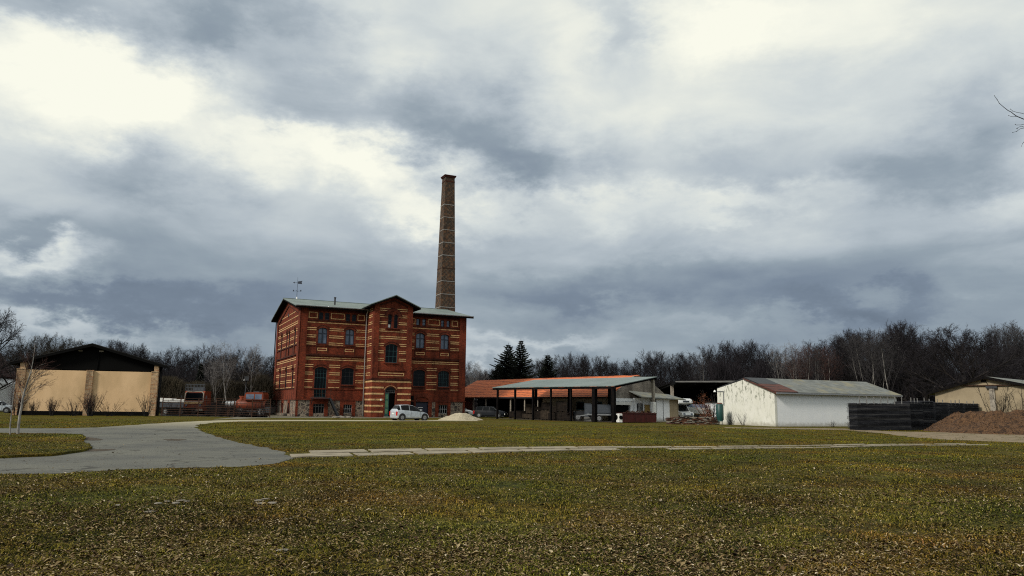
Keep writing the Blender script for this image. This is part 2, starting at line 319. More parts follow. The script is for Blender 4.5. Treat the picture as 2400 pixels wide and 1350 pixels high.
cr = ramp(nt, v, [(.10, (.13,.168,.225)), (.34, (.196,.247,.318)), (.48, (.300,.362,.418)), (.60, (.462,.523,.57)), (.74, (.66,.71,.71)), (.86, (.86,.88,.80)), (.98, (1.0,1.0,.87))])
skyd = mixc(nt, 1, sky.outputs[0], (.06,.06,.06), 'MULTIPLY')       # Nishita at strength 0.06 behind thin cloud
col = mixc(nt, .05, cr.outputs[0], skyd)
L(nt, col, bg.inputs[0]); bg.inputs[1].default_value = 1.0
SC.view_settings.view_transform = 'Standard'; SC.view_settings.look = 'None'; SC.view_settings.exposure = 0; SC.view_settings.gamma = 1
SC.cycles.use_denoising = False; SC.cycles.pixel_filter_type = 'BLACKMAN_HARRIS'; SC.cycles.filter_width = 1.1
SC.cycles.max_bounces = 6; SC.cycles.diffuse_bounces = 3; SC.cycles.glossy_bounces = 2; SC.cycles.transparent_max_bounces = 4
# ------------------------------------------------------------------ ground
def grassmat(name, blade=False):
    m, nt, bs = newmat(name); geo = nt.nodes.new('ShaderNodeNewGeometry'); P = geo.outputs['Position']
    def mn(scale, det=5, rough=.6, sc=(1,1,1), loc=(0,0,0)):
        mp = N(nt, 'ShaderNodeMapping'); mp.inputs['Scale'].default_value = sc; mp.inputs['Location'].default_value = loc; L(nt, P, mp.inputs[0]); return noise(nt, mp.outputs[0], scale, det, rough)
    big = mn(.16, 6, .62); mid = mn(.9, 5, .65, loc=(7,3,0)); tint = mn(.3, 4, .6, loc=(31,9,0))
    sp = nt.nodes.new('ShaderNodeSeparateXYZ'); L(nt, P, sp.inputs[0])
    # the strip beyond the slab track is greener than the leaf-strewn foreground
    far = ramp(nt, MM(nt, 'DIVIDE', sp.outputs[1], 80), [(.12, (0,0,0)), (.5, (1,1,1))])
    if blade:
        at = nt.nodes.new('ShaderNodeAttribute'); at.attribute_name = 'rnd'; fine = at.outputs['Fac']
        c = ramp(nt, fine, [(0, (.003,.004,.002)), (.2, (.016,.018,.005)), (.4, (.078,.075,.010)), (.58, (.165,.145,.022)), (.74, (.26,.205,.055)), (.86, (.12,.07,.022)), (1, (.48,.38,.2))])
    else:
        fine = mn(26, 4, .75, sc=(.8,1,1)); f2 = mn(5, 6, .75)
        fine = MM(nt, 'ADD', MM(nt, 'MULTIPLY', fine, .6), MM(nt, 'MULTIPLY', f2, .4))
        c = ramp(nt, fine, [(.36, (.004,.0045,.002)), (.45, (.022,.021,.006)), (.52, (.075,.070,.012)), (.60, (.15,.128,.028)), (.7, (.24,.185,.07))])
    t = ramp(nt, tint, [(.34, (1.25,.78,.55)), (.46, (1.08,.92,.64)), (.56, (.96,.98,.66)), (.68, (.76,.92,.5))])
    k = ramp(nt, big, [(.3, (.78,)*3), (.5, (1,)*3), (.7, (1.2,)*3)]); k2 = ramp(nt, mid, [(.3, (.62,)*3), (.5, (1,)*3), (.7, (1.25,)*3)])
    col = mixc(nt, .8, c.outputs[0], t.outputs[0], 'MULTIPLY'); col = mixc(nt, 1, col, k.outputs[0], 'MULTIPLY'); col = mixc(nt, 1, col, k2.outputs[0], 'MULTIPLY')
    fc = mixc(nt, 1, col, (1.2,1.14,.5), 'MULTIPLY'); col = mixc(nt, far.outputs[0], col, fc)
    L(nt, col, bs.inputs['Base Color']); bs.inputs['Roughness'].default_value = .9; bs.inputs['Specular IOR Level'].default_value = .1
    if not blade: bump(nt, bs, fine, 1.0, .05)
    return m
M['grassbase'] = grassmat('grass_ground'); M['blade'] = grassmat('grass_blades', True)
g = MB(); S = 2500; g.quad((-S,-300,0), (S,-300,0), (S,S*1.6,0), (-S,S*1.6,0)); tag(g.build('ground', M['grassbase']), 'olive winter lawn with flattened grass', kind='structure')
def rough_outline(pts, amp, step, seed, closed=True):
    rr = random.Random(seed); o = []
    n = len(pts)
    for i in range(n if closed else n-1):
        a, b = Vector(pts[i]), Vector(pts[(i+1) % n]); d = b-a; k = max(1, int(min(60, d.length/step))); nn = Vector((-d.y, d.x)).normalized() if d.length else Vector((0,0))
        for j in range(k): o.append(a+d*j/k+nn*rr.uniform(-amp, amp)*(1 if 0 < j else .4))
    return o
def sheet(name, poly, z, mat, label, z0=None):
    from mathutils.geometry import tessellate_polygon
    m = MB(); vs = [(p[0], p[1], z) for p in poly]; tri = tessellate_polygon([[Vector(p) for p in vs]]); m.add(vs, [tuple(t) for t in tri])
    if z0 is not None:
        n = len(vs); m.add(vs+[(p[0], p[1], z0) for p in poly], [(i, (i+1) % n, n+(i+1) % n, n+i) for i in range(n)])
    return tag(m.build(name, mat), label, kind='structure')
def gp(pts): return [G(*p) for p in pts]
road_px = [(-260,1125),(0,1112),(150,1110),(280,1101),(420,1097),(560,1094),(640,1088),(672,1080),(690,1072),(668,1060),(630,1050),(600,1046),(560,1037),(515,1026),(492,1018),(473,1010),(458,1001),
 (466,995),(505,990.5),(560,988),(700,987),(900,987.2),(1120,986.8),(1122,984.6),(900,984.6),(700,984.2),(560,984.2),(480,986.5),(400,990.5),(300,997),(230,1002),(150,1004),(0,1004),(-260,1004)]
road = rough_outline(rough_outline(gp(road_px), .16, .9, 3), .07, .22, 13)
isl_px = [(-260,1018),(0,1018),(60,1019),(150,1019.5),(188,1022),(200,1028),(190,1034),(202,1043),(214,1052),(185,1061),(120,1070),(0,1075),(-260,1082)]
island = rough_outline(gp(isl_px), .1, .5, 4)
def asphalt():
    m, nt, bs = newmat('worn_asphalt'); geo = nt.nodes.new('ShaderNodeNewGeometry'); P = geo.outputs['Position']
    f = noise(nt, P, 22, 6, .85); b = noise(nt, P, .35, 6, .65); d = noise(nt, P, 1.1, 7, .7)
    c = ramp(nt, f, [(.33, (.042,.042,.036)), (.5, (.097,.096,.080)), (.62, (.155,.152,.125)), (.7, (.28,.27,.23))]); k = ramp(nt, b, [(.35, (.66,.66,.68)), (.5, (.95,.94,.92)), (.62, (1.12,1.1,1.04))])
    st = ramp(nt, d, [(.56, (1,1,1)), (.72, (.62,.55,.48))])
    col = mixc(nt, 1, c.outputs[0], k.outputs[0], 'MULTIPLY'); col = mixc(nt, 1, col, st.outputs[0], 'MULTIPLY')
    wv = N(nt, 'ShaderNodeVectorMath', operation='MULTIPLY_ADD'); n4 = N(nt, 'ShaderNodeTexNoise', i_Scale=1.3, i_Detail=4.0); L(nt, P, n4.inputs['Vector']); L(nt, n4.outputs['Color'], wv.inputs[0]); wv.inputs[1].default_value = (1.4,1.4,0); L(nt, P, wv.inputs[2])
    vc = N(nt, 'ShaderNodeTexVoronoi', i_Scale=.33); vc.feature = 'DISTANCE_TO_EDGE'; L(nt, wv.outputs[0], vc.inputs['Vector'])
    ck = ramp(nt, MM(nt, 'ADD', vc.outputs['Distance'], MM(nt, 'MULTIPLY', ramp(nt, noise(nt, P, .5, 3), [(.5, (0,0,0)), (.6, (1,1,1))]).outputs[0], .2)), [(.006, (.35,.33,.3)), (.02, (1,1,1))])
    col = mixc(nt, 1, col, ck.outputs[0], 'MULTIPLY')
    sp = nt.nodes.new('ShaderNodeSeparateXYZ'); L(nt, P, sp.inputs[0]); far = ramp(nt, MM(nt, 'DIVIDE', sp.outputs[1], 80), [(.55, (0,0,0)), (.8, (1,1,1))])
    col = mixc(nt, far.outputs[0], col, (.34,.3,.2))      # beyond the fork the surface turns to pale gravel
    L(nt, col, bs.inputs['Base Color']); bs.inputs['Roughness'].default_value = .85; bump(nt, bs, f, .35, .01); return m
M['asphalt'] = asphalt()
sheet('road', road, .006, M['asphalt'], 'grey asphalt drive forking round a grass island')
sheet('grass_island', island, .075, M['grassbase'], 'low grass island inside the asphalt fork', z0=0)
yard_px = [(462,984),(640,979),(860,979.5),(1100,977.5),(1150,973.5),(1310,979),(1440,985),(1566,984),(1568,980),(1520,972),(1100,968),(600,968),(380,972),(380,975.5),(560,977.5),(625,979),(540,982)]
M['gravel'] = var('yard_gravel', (.11,.1,.07), (.2,.18,.13), 3, .95, c3=(.06,.07,.025), s2=.6, bmp=.4)
sheet('yard', rough_outline(gp([(500,983.2),(640,979.5),(860,980.5),(1100,979),(1150,976),(1310,981),(1440,988.5),(1566,987),(1570,978),(1300,968),(1090,966),(620,966),(625,970)]), .2, 2, 9), .004, M['gravel'], 'gravel yard in front of the brick factory and the sheds')
M['dirt'] = var('bare_sandy_track', (.17,.125,.075), (.25,.19,.12), 2, .95, c3=(.11,.09,.04), s2=.8, bmp=.4)
dirt_px = [(1700,1001.5),(1830,1003),(1980,1004.5),(2085,1011),(2190,1013),(2420,1019),(2650,1022),(2650,1044),(2420,1038),(2330,1035),(2242,1031.5),(2150,1026),(2060,1015),(1980,1008),(1830,1005.5),(1700,1003.5)]
dirt = rough_outline(gp(dirt_px), .3, .8, 5); sheet('dirt_track', dirt, .006, M['dirt'], 'bare sandy track past the mulch heap')
sheet('yard_soil', rough_outline(gp([(376,975),(500,976.5),(625,978.5),(625,966),(376,963)]), .15, 1.5, 19), .004, var('dark_yard_earth', (.012,.010,.008), (.04,.034,.026), 3, .95, bmp=.4), 'dark earth of the vehicle yard behind the rail fence')
# two rows of worn concrete slabs
mid = [Vector(G(*p)) for p in ((655,1067),(892,1061.5),(1066,1058.5),(1300,1053.3),(1600,1050.5),(1933,1047.2),(2100,1043),(2300,1042.2))]
near_px = [(680,1074),(892,1068),(1066,1064),(1300,1057.5),(1600,1054),(1933,1050),(2100,1045.5),(2320,1043.5)]; far_px = [(668,1060),(833,1055.6),(1037,1052.2),(1300,1048.2),(1600,1047),(1833,1045.4),(2100,1041.2),(2320,1040.6)]
nr = [Vector(G(*p)) for p in near_px]; fr_ = [Vector(G(*p)) for p in far_px]
def along(pl, t):
    ds = [(pl[i+1]-pl[i]).length for i in range(len(pl)-1)]; s = t*sum(ds)
    for i, d in enumerate(ds):
        if s <= d or i == len(ds)-1: return pl[i]+(pl[i+1]-pl[i])*(s/d)
        s -= d
M['soil_and_shade'] = var('damp_soil_and_shade', (.035,.025,.016), (.08,.06,.038), 4, .95, bmp=.4)  # leaf mould on the asphalt; also the shade painted under the shelter
for i, pl_ in enumerate(([(186,1023),(205,1024.5),(236,1029.5),(240,1032),(215,1033),(190,1032.5)],[(198,1052),(230,1053.5),(262,1053),(272,1054.5),(235,1058),(205,1059)],[(385,1030),(400,1028.8),(430,1030),(440,1031.5),(415,1033.5),(392,1033)])):
    sheet('soil_patch', rough_outline(gp(pl_), .09, .2, 40+i), .011, M['soil_and_shade'], 'dark leaf mould washed onto the asphalt')
slab = MB(); rs = random.Random(5); track_poly = [tuple(p) for p in nr]+[tuple(p) for p in reversed(fr_)]
length = sum((mid[i+1]-mid[i]).length for i in range(len(mid)-1)); nsl = int(length/2.05)
for row in range(2):
    for i in range(nsl):
        t0 = (i+.03+row*.35)/nsl; t1 = (i+.955+row*.35)/nsl
        if t1 > 1: continue
        def pt(t, w_): return along(nr, t)*(1-w_)+along(fr_, t)*w_
        gap = .055+.15*min(1, max(0, i/nsl-.12)*2.2)
        w0, w1 = (0, .5-gap) if row == 0 else (.5+gap, 1)
        j = [rs.uniform(-.02,.02) for _ in range(4)]; zz = .03+rs.uniform(-.012,.012)
        if i/nsl > .35 and rs.random() < .10: continue
        c = [pt(t0, w0+j[0]), pt(t1, w0+j[1]), pt(t1, w1+j[2]), pt(t0, w1+j[3])]
        slab.add([(p.x,p.y,0) for p in c]+[(p.x,p.y,zz+rs.uniform(-.006,.006)) for p in c], [(4,5,6,7),(0,1,5,4),(1,2,6,5),(2,3,7,6),(3,0,4,7)])
tag(slab.build('slab_path', M['concrete']), 'double row of worn concrete slabs crossing the lawn', kind='structure')
# ------------------------------------------------------------------ blades and fallen leaves (real size, thinning out with distance)
def inside(px, py, poly):
    x = np.asarray(px); y = np.asarray(py); c = np.zeros(x.shape, bool); n = len(poly)
    for i in range(n):
        x0, y0 = poly[i][0], poly[i][1]; x1, y1 = poly[(i+1) % n][0], poly[(i+1) % n][1]
        if y0 == y1: continue
        c ^= ((y0 > y) != (y1 > y)) & (x < (x1-x0)*(y-y0)/(y1-y0)+x0)
    return c
rng = np.random.default_rng(11)
def scatter(n, dmin, dmax, power):
    """positions over the lawn ahead of the viewer and some way to each side, density falling as distance**-power"""
    u = rng.random(n)
    if abs(power-2) < 1e-6: D = dmin*(dmax/dmin)**u
    else: k = 2-power; D = (dmin**k+u*(dmax**k-dmin**k))**(1/k)
    x = (rng.random(n)*2-1)*(D*.76+1.5); return x, D
def vnoise(x, y, s, seed):
    r = np.random.default_rng(seed).random((256,256)); fx = x/s; fy = y/s; ix = np.floor(fx).astype(int); iy = np.floor(fy).astype(int); tx = fx-ix; ty = fy-iy
    tx = tx*tx*(3-2*tx); ty = ty*ty*(3-2*ty); g_ = lambda a, b: r[a % 256, b % 256]
    return (g_(ix,iy)*(1-tx)+g_(ix+1,iy)*tx)*(1-ty)+(g_(ix,iy+1)*(1-tx)+g_(ix+1,iy+1)*tx)*ty
def fastmesh(name, V, T, per, mat, rnd, label, cat):
    me = bpy.data.meshes.new(name); nf = len(T)//per
    me.vertices.add(len(V)); me.vertices.foreach_set('co', V.astype(np.float32).ravel())
    me.loops.add(len(T)); me.loops.foreach_set('vertex_index', T.astype(np.int32)); me.polygons.add(nf)
    me.polygons.foreach_set('loop_start', np.arange(nf, dtype=np.int32)*per)
    at = me.attributes.new('rnd', 'FLOAT', 'FACE'); at.data.foreach_set('value', rnd.astype(np.float32)); me.materials.append(mat); me.update(); me.validate()
    o = bpy.data.objects.new(name, me); COL.objects.link(o); return tag(o, label, cat, kind='stuff')
def keep_mask(x, y, margin=.0):
    wob = (vnoise(x, y, .25, 77)-.5)*.5
    a = inside(x, y+wob, road) & ~inside(x, y, island); t = inside(x, y+wob*.4, track_poly); d = inside(x, y+wob, dirt)
    return ~(a | (t & (vnoise(x, y, .4, 5) < .72) & ((x < 2) | (rng.random(x.shape) < .45))) | (d & (vnoise(x, y, .5, 6) < .8)))
n = 620000; x, y = scatter(n, 6.2, 66, 2.35); k = keep_mask(x, y)
bare = vnoise(x, y, 1.3, 8)*.5+vnoise(x, y, .45, 9)*.5; k &= rng.random(n) < np.clip((bare-.12)*3.2, .12, 1); x, y = x[k], y[k]; n = len(x)
zb = np.where(inside(x, y, island), .075, 0.)
hh = rng.uniform(.006,.026,n)*(1+.8*(vnoise(x,y,.8,12)-.4)); ln = rng.uniform(.01,.075,n); th = rng.random(n)*2*np.pi; wd = rng.uniform(.0035,.008,n)*(1+np.clip(y-12,0,40)*.035)
hh *= (1+np.clip(y-20,0,40)*.012)*(.45+1.3*np.clip(vnoise(x,y,.22,71)*1.4-.2,0,1))
dx, dy = np.cos(th), np.sin(th)
V = np.empty((n*5,3)); px_, py_ = -dy*wd, dx*wd
V[0::5] = np.stack([x-px_, y-py_, zb], 1); V[1::5] = np.stack([x+px_, y+py_, zb], 1)
V[2::5] = np.stack([x+px_*.8+dx*ln*.5, y+py_*.8+dy*ln*.5, zb+hh*.85], 1); V[3::5] = np.stack([x-px_*.8+dx*ln*.5, y-py_*.8+dy*ln*.5, zb+hh*.85], 1)
V[4::5] = np.stack([x+dx*ln*1.25, y+dy*ln*1.25, zb+hh*rng.uniform(.5,1.1,n)], 1)
b = np.arange(n)*5; T = np.stack([b,b+1,b+2, b,b+2,b+3, b+3,b+2,b+4], 1).ravel()
rb = np.clip(.40+rng.normal(0,.28,n)*np.clip(1.1-y/55,.35,1)+(vnoise(x,y,1.7,14)-.5)*.35, 0, 1)
fastmesh('grass', V, T, 3, M['blade'], np.repeat(rb,3), 'short flattened olive grass covering the lawn', 'grass')
# leaves: curled four-point litter
m, nt, bs = newmat('fallen_leaf'); at = nt.nodes.new('ShaderNodeAttribute'); at.attribute_name = 'rnd'
c = ramp(nt, at.outputs['Fac'], [(0, (.02,.01,.006)), (.25, (.07,.038,.017)), (.5, (.17,.115,.05)), (.75, (.28,.21,.10)), (.93, (.4,.32,.19)), (1, (.55,.46,.33))]); L(nt, c.outputs[0], bs.inputs['Base Color']); bs.inputs['Roughness'].default_value = .8; bs.inputs['Specular IOR Level'].default_value = .2
M['leaf'] = m
n = 250000; x, y = scatter(n, 6.2, 60, 2.45); k = keep_mask(x, y) | (rng.random(n) < .09)
dens = vnoise(x, y, 2.2, 31)*.6+vnoise(x, y, .7, 32)*.4; k &= rng.random(n) < np.clip((dens-.25)*2.2, .08, 1)*np.clip(1.25-y/45, .2, 1); x, y = x[k], y[k]; n = len(x)
zb = np.where(inside(x, y, island), .075, 0.)+rng.uniform(.01,.035,n)
s = rng.uniform(.008,.030,n)*(1+(rng.random(n)<.05)*1.0); asp = rng.uniform(.14,.6,n)**1.0; th = rng.random(n)*2*np.pi; dx, dy = np.cos(th), np.sin(th); cu = rng.uniform(.1,.6,n)*s
tilt = rng.uniform(-.5,.5,n)*s
P0 = np.stack([x-dx*s, y-dy*s, zb+tilt], 1); P2 = np.stack([x+dx*s, y+dy*s, zb-tilt], 1)
P1 = np.stack([x-dy*s*asp, y+dx*s*asp, zb+cu], 1); P3 = np.stack([x+dy*s*asp, y-dx*s*asp, zb+cu*.8], 1)
V = np.empty((n*4,3)); V[0::4] = P0; V[1::4] = P1; V[2::4] = P2; V[3::4] = P3; b = np.arange(n)*4
T = np.stack([b,b+1,b+2, b,b+2,b+3], 1).ravel(); fastmesh('fallen_leaves', V, T, 3, M['leaf'], np.repeat(np.clip(rng.normal(.5,.23,n),0,1),2), 'dry brown leaves scattered through the foreground grass', 'leaves')
# pale stones let into the lawn
rs = random.Random(21)
def stone_mesh(seed):
    import bmesh
    bm = bmesh.new(); bmesh.ops.create_icosphere(bm, subdivisions=2, radius=1); r_ = random.Random(seed)
    ph = [r_.uniform(0,6) for _ in range(3)]
    for v_ in bm.verts: v_.co *= 1+.13*math.sin(v_.co.x*3+ph[0])+.1*math.sin(v_.co.y*4+ph[1]); v_.co.z *= .45
    me = bpy.data.meshes.new('stone'); bm.to_mesh(me); bm.free(); me.materials.append(M['oldstone']); return me
sm_ = [stone_mesh(i) for i in range(4)]
for i, (px, py) in enumerate([(276,1187),(370,1183),(392,1178),(412,1182),(424,1176),(438,1178),(350,1203),(606,1176),(622,1172),(638,1182),(610,1183),(485,1131),(664,1294)]):
    x, y = G(px, py); o = bpy.data.objects.new('stone', sm_[i % 4]); COL.objects.link(o); s = rs.uniform(.035,.06)
    o.location = (x, y, .02); o.scale = (s*1.6, s, s*.7); o.rotation_euler.z = rs.uniform(0,3); tag(o, 'pale flat fieldstone half sunk in the leafy foreground lawn', 'stone', 'pale stones in the foreground lawn')
# ------------------------------------------------------------------ wall helpers
def arc_pts(u0, u1, zs, rise, n=8):
    if rise <= 0: return [(u0, zs), (u1, zs)]
    h = (u1-u0)/2; r = (h*h+rise*rise)/(2*rise); cz = zs+rise-r; cu = (u0+u1)/2; a0 = math.asin(min(1, h/r))
    return [(cu+r*math.sin(-a0+2*a0*i/n), cz+r*math.cos(-a0+2*a0*i/n)) for i in range(n+1)]
def wall(mb, u0, u1, z0, z1, y, holes, T, mi=0, dep=.28, mr=None):
    mr = mi if mr is None else mr
    us = sorted({u0,u1}|{h[0] for h in holes}|{h[1] for h in holes}); zs = sorted({z0,z1}|{h[2] for h in holes}|{h[3] for h in holes})
    us = [u for u in us if u0 <= u <= u1]; zs = [z for z in zs if z0 <= z <= z1]
    for i in range(len(us)-1):
        for j in range(len(zs)-1):
            cu, cz = (us[i]+us[i+1])/2, (zs[j]+zs[j+1])/2
            if any(h[0] < cu < h[1] and h[2] < cz < h[3] for h in holes): continue
            mb.quad((us[i],y,zs[j]),(us[i+1],y,zs[j]),(us[i+1],y,zs[j+1]),(us[i],y,zs[j+1]), mi, T)
    for (a, b, c, d, rise) in holes:
        sp = d-rise
        mb.quad((a,y,c),(a,y+dep,c),(a,y+dep,sp),(a,y,sp), mr, T); mb.quad((b,y,c),(b,y,sp),(b,y+dep,sp),(b,y+dep,c), mr, T); mb.quad((a,y,c),(b,y,c),(b,y+dep,c),(a,y+dep,c), mr, T)
        P = arc_pts(a, b, sp, rise)
        for p, q in zip(P, P[1:]):
            mb.quad((p[0],y,p[1]),(q[0],y,q[1]),(q[0],y+dep,q[1]),(p[0],y+dep,p[1]), mr, T)
            if rise > 0: mb.quad((p[0],y,p[1]),(q[0],y,q[1]),(q[0],y,d),(p[0],y,d), mi, T)
def arch_band(mb, u0, u1, zs, rise, wdt, y, T, mi, proud=.06, legs=0):
    a = arc_pts(u0, u1, zs, rise, 10); b = arc_pts(u0-wdt, u1+wdt, zs, rise+wdt*.95, 10)
    for i in range(10):
        p, q, r_, s_ = a[i], a[i+1], b[i+1], b[i]
        mb.add([(p[0],y-proud,p[1]),(q[0],y-proud,q[1]),(r_[0],y-proud,r_[1]),(s_[0],y-proud,s_[1]),(p[0],y,p[1]),(q[0],y,q[1]),(r_[0],y,r_[1]),(s_[0],y,s_[1])],
               [(0,1,2,3),(3,2,6,7),(0,4,5,1),(0,3,7,4),(1,5,6,2)], mi, T)
    if legs: mb.box(u0-wdt, u0, y-proud, y, zs-legs, zs, mi, T); mb.box(u1, u1+wdt, y-proud, y, zs-legs, zs, mi, T)
def rect_ring(mb, u0, u1, z0, z1, w_, y, T, mi, proud=.02):
    mb.box(u0, u1, y-proud, y+.01, z0, z0+w_, mi, T); mb.box(u0, u1, y-proud, y+.01, z1-w_, z1, mi, T)
    mb.box(u0, u0+w_, y-proud, y+.01, z0+w_, z1-w_, mi, T); mb.box(u1-w_, u1, y-proud, y+.01, z0+w_, z1-w_, mi, T)
def window(parent, T, u0, u1, z0, z1, rise, y, vbars, hbars, fmat, gmat, fw=.07, bw=.035, name='window', label=None):
    """frame mesh with glazing bars; its pane is a child"""
    m = MB(); sp = z1-rise
    m.box(u0, u0+fw, y, y+.08, z0, sp, 0, T); m.box(u1-fw, u1, y, y+.08, z0, sp, 0, T); m.box(u0+fw, u1-fw, y, y+.08, z0, z0+fw, 0, T)
    P = arc_pts(u0, u1, sp, rise); Q = arc_pts(u0+fw, u1-fw, sp-(fw if rise <= 0 else 0), max(0, rise-fw))
    for i in range(len(P)-1):
        p, q, r_, s_ = P[i], P[i+1], Q[i+1], Q[i]
        m.add([(p[0],y,p[1]),(q[0],y,q[1]),(r_[0],y,r_[1]),(s_[0],y,s_[1]),(p[0],y+.08,p[1]),(q[0],y+.08,q[1]),(r_[0],y+.08,r_[1]),(s_[0],y+.08,s_[1])], [(0,1,2,3),(0,1,5,4),(3,2,6,7)], 0, T)
    def top_at(u):
        if rise <= 0: return z1-fw
        h = (u1-u0)/2; r = (h*h+rise*rise)/(2*rise); return z1-r+math.sqrt(max(0, r*r-(u-(u0+u1)/2)**2))-fw
    for v_ in vbars:
        u, b_ = (v_ if isinstance(v_, tuple) else (v_, bw)); uu = u0+(u1-u0)*u; m.box(uu-b_/2, uu+b_/2, y+.01, y+.06, z0+fw, top_at(uu), 0, T)
    for h_ in hbars:
        hz, b_ = (h_ if isinstance(h_, tuple) else (h_, bw)); zz = z0+(z1-z0)*hz; m.box(u0+fw, u1-fw, y+.006, y+.064, zz-b_/2, zz+b_/2, 0, T)
    o = m.build(name, fmat, parent)
    if label: o['label'] = label
    if gmat:
        g_ = MB(); pl = [(u0+.01, z0+.01), (u1-.01, z0+.01)]+[(p[0], p[1]-.01) for p in reversed(P)]
        g_.add([(p[0], y+.045, p[1]) for p in pl], [tuple(range(len(pl)))], 0, T); g_.build('pane', gmat, o)
    return o
# ------------------------------------------------------------------ the brick factory
TH = R(25.9); BL = (-25.95, 91.0); BW, BD, EAVE, RIDGE = 22.05, 18.5, 13.45, 15.35
fac = thing('brick_factory', (BL[0], BL[1], 0), TH, 'three-storey red brick factory with cream bands and a projecting gabled bay', 'factory')
TF = lambda u, y, z: (u, y, z)                 # front
TG = lambda u, y, z: (y, BD-u, z)              # left gable: u runs from the back corner to the front corner (mirrored below)
TG = lambda u, y, z: (y, u, z)
TRi = lambda u, y, z: (BW-y, u, z)             # right side
TB = lambda u, y, z: (u, BD-y, z)
wl = MB(); WM = [M['brick'], M['cream'], M['archbrick'], M['darkbrick'], M['stone']]
BRK, CRM, ARC, DRK, STN = range(5)
YP = .12                                       # recessed wall plane; corner pilasters stand at 0
attL = [(2.28,2.78),(3.03,3.55),(5.65,6.15),(6.42,6.94)]; attR = [(14.98,15.44),(15.82,16.28),(18.44,18.88),(19.24,19.68)]
w2 = [(2.28,3.42),(5.68,6.80),(15.01,16.2),(18.45,19.6)]
w1 = [(2.12,3.60,2.35,6.06),(5.42,6.97,3.95,6.06),(14.78,16.38,3.98,6.1),(18.22,19.75,3.98,6.08)]
holes = [(a,b,11.95,12.8,0) for a, b in attL+attR]+[(a,b,8.92,10.92,.22) for a, b in w2]+[(a,b,c,d,.26) for a, b, c, d in w1]
holes_b = [(2.12,3.48,.42,1.55,0),(5.82,6.88,.45,1.5,0),(18.34,19.6,.5,1.6,0),(15.19,16.9,.05,2.6,.25)]
TX0, TX1, TY = 8.45, 13.45, -3.0
wall(wl, 0, BW, 2.0, EAVE, YP, holes, TF, BRK)
wall(wl, 0, BW, -.3, 2.0, .02, holes_b[:3]+[(15.19,16.9,.05,2.0,0)], TF, STN, mr=BRK)
wall(wl, 14.9, 17.2, 2.0, 2.95, .0, [(15.19,16.9,1.9,2.6,.25)], TF, ARC)
for a, b in ((14.9,15.19),(16.9,17.2)): wl.box(a, b, -.06, .02, 0, 2.0, ARC, TF)
# pilasters and top frieze
for a, b in ((0,.9),(21.1,BW)): wl.box(a, b, 0, YP+.02, 2.1, EAVE, BRK, TF)
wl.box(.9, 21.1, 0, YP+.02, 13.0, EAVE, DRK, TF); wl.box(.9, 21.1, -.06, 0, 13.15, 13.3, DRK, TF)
wl.box(-.06, BW+.06, -.08, .06, 1.98, 2.14, ARC, TF)
def courses(u0, u1, T, y, gaps):
    """cream double bands, leaving out the openings in gaps {row: [(a,b),...]}"""
    for zc, hgt, key in ((11.54,.13,'x'),(10.85,.11,'2'),(10.61,.11,'2'),(9.95,.11,'2'),(9.71,.11,'2'),(9.06,.11,'2'),(8.82,.11,'2s'),(7.2,.11,'x'),(6.96,.11,'x'),(6.31,.11,'1'),(6.06,.11,'1'),(5.38,.11,'1'),(5.13,.11,'1'),(4.47,.11,'1'),(4.22,.11,'1'),(3.56,.11,'1')):
        gs = [] if key == 'x' else (gaps['2'] if key.startswith('2') else gaps['1'])
        cur = u0
        for a, b in sorted(gs)+[(u1, u1)]:
            if a > cur: wl.box(cur, min(a, u1), y-.02, y+.01, zc-hgt*.42, zc+hgt*.42, CRM, T)
            cur = max(cur, b)
aw = .22
for u0, u1 in ((.92, TX0), (TX1, 21.1)):
    gp_ = {'2': [(a-aw,b+aw) for a, b in w2 if u0 < a < u1], '1': [(a-aw,b+aw) for a, b, c, d in w1 if u0 < a < u1]}
    courses(u0, u1, TF, YP, gp_)
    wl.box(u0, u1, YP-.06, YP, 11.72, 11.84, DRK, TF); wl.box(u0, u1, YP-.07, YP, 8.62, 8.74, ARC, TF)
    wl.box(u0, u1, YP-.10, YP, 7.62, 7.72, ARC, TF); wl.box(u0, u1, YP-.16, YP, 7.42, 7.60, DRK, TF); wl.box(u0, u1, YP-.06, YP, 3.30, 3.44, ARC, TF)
for a, b in w2:
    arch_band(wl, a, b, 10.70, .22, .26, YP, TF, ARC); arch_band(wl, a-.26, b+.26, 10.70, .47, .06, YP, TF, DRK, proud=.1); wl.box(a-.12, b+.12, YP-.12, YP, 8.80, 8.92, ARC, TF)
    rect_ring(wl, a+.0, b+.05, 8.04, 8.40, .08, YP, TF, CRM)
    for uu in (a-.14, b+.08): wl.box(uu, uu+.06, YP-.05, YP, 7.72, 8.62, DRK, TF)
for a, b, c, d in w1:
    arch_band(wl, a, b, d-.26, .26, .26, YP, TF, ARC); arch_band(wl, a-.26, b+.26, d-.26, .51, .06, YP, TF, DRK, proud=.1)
    if c > 3: wl.box(a-.1, b+.1, YP-.12, YP, c-.14, c, ARC, TF); wl.box(a-.05, b+.05, YP-.03, YP, c-.42, c-.14, DRK, TF)
for a, b in ((1.02,2.1),(3.75,5.48),(7.12,8.05),(14.3,14.82),(16.55,18.24),(19.95,20.84)): rect_ring(wl, a, b, 12.05, 12.82, .09, YP, TF, CRM)
for a, b in attL+attR: wl.box(a-.05, b+.05, YP-.06, YP, 11.86, 11.95, DRK, TF)
for a, b, c, d, _ in holes_b[:3]:    # brick jambs and heads in the field-stone base
    wl.box(a-.45, a, -.03, .02, .05, d, BRK, TF); wl.box(b, b+.42, -.03, .02, .05, d, BRK, TF); wl.box(a-.45, b+.42, -.03, .02, d, 1.98, BRK, TF)
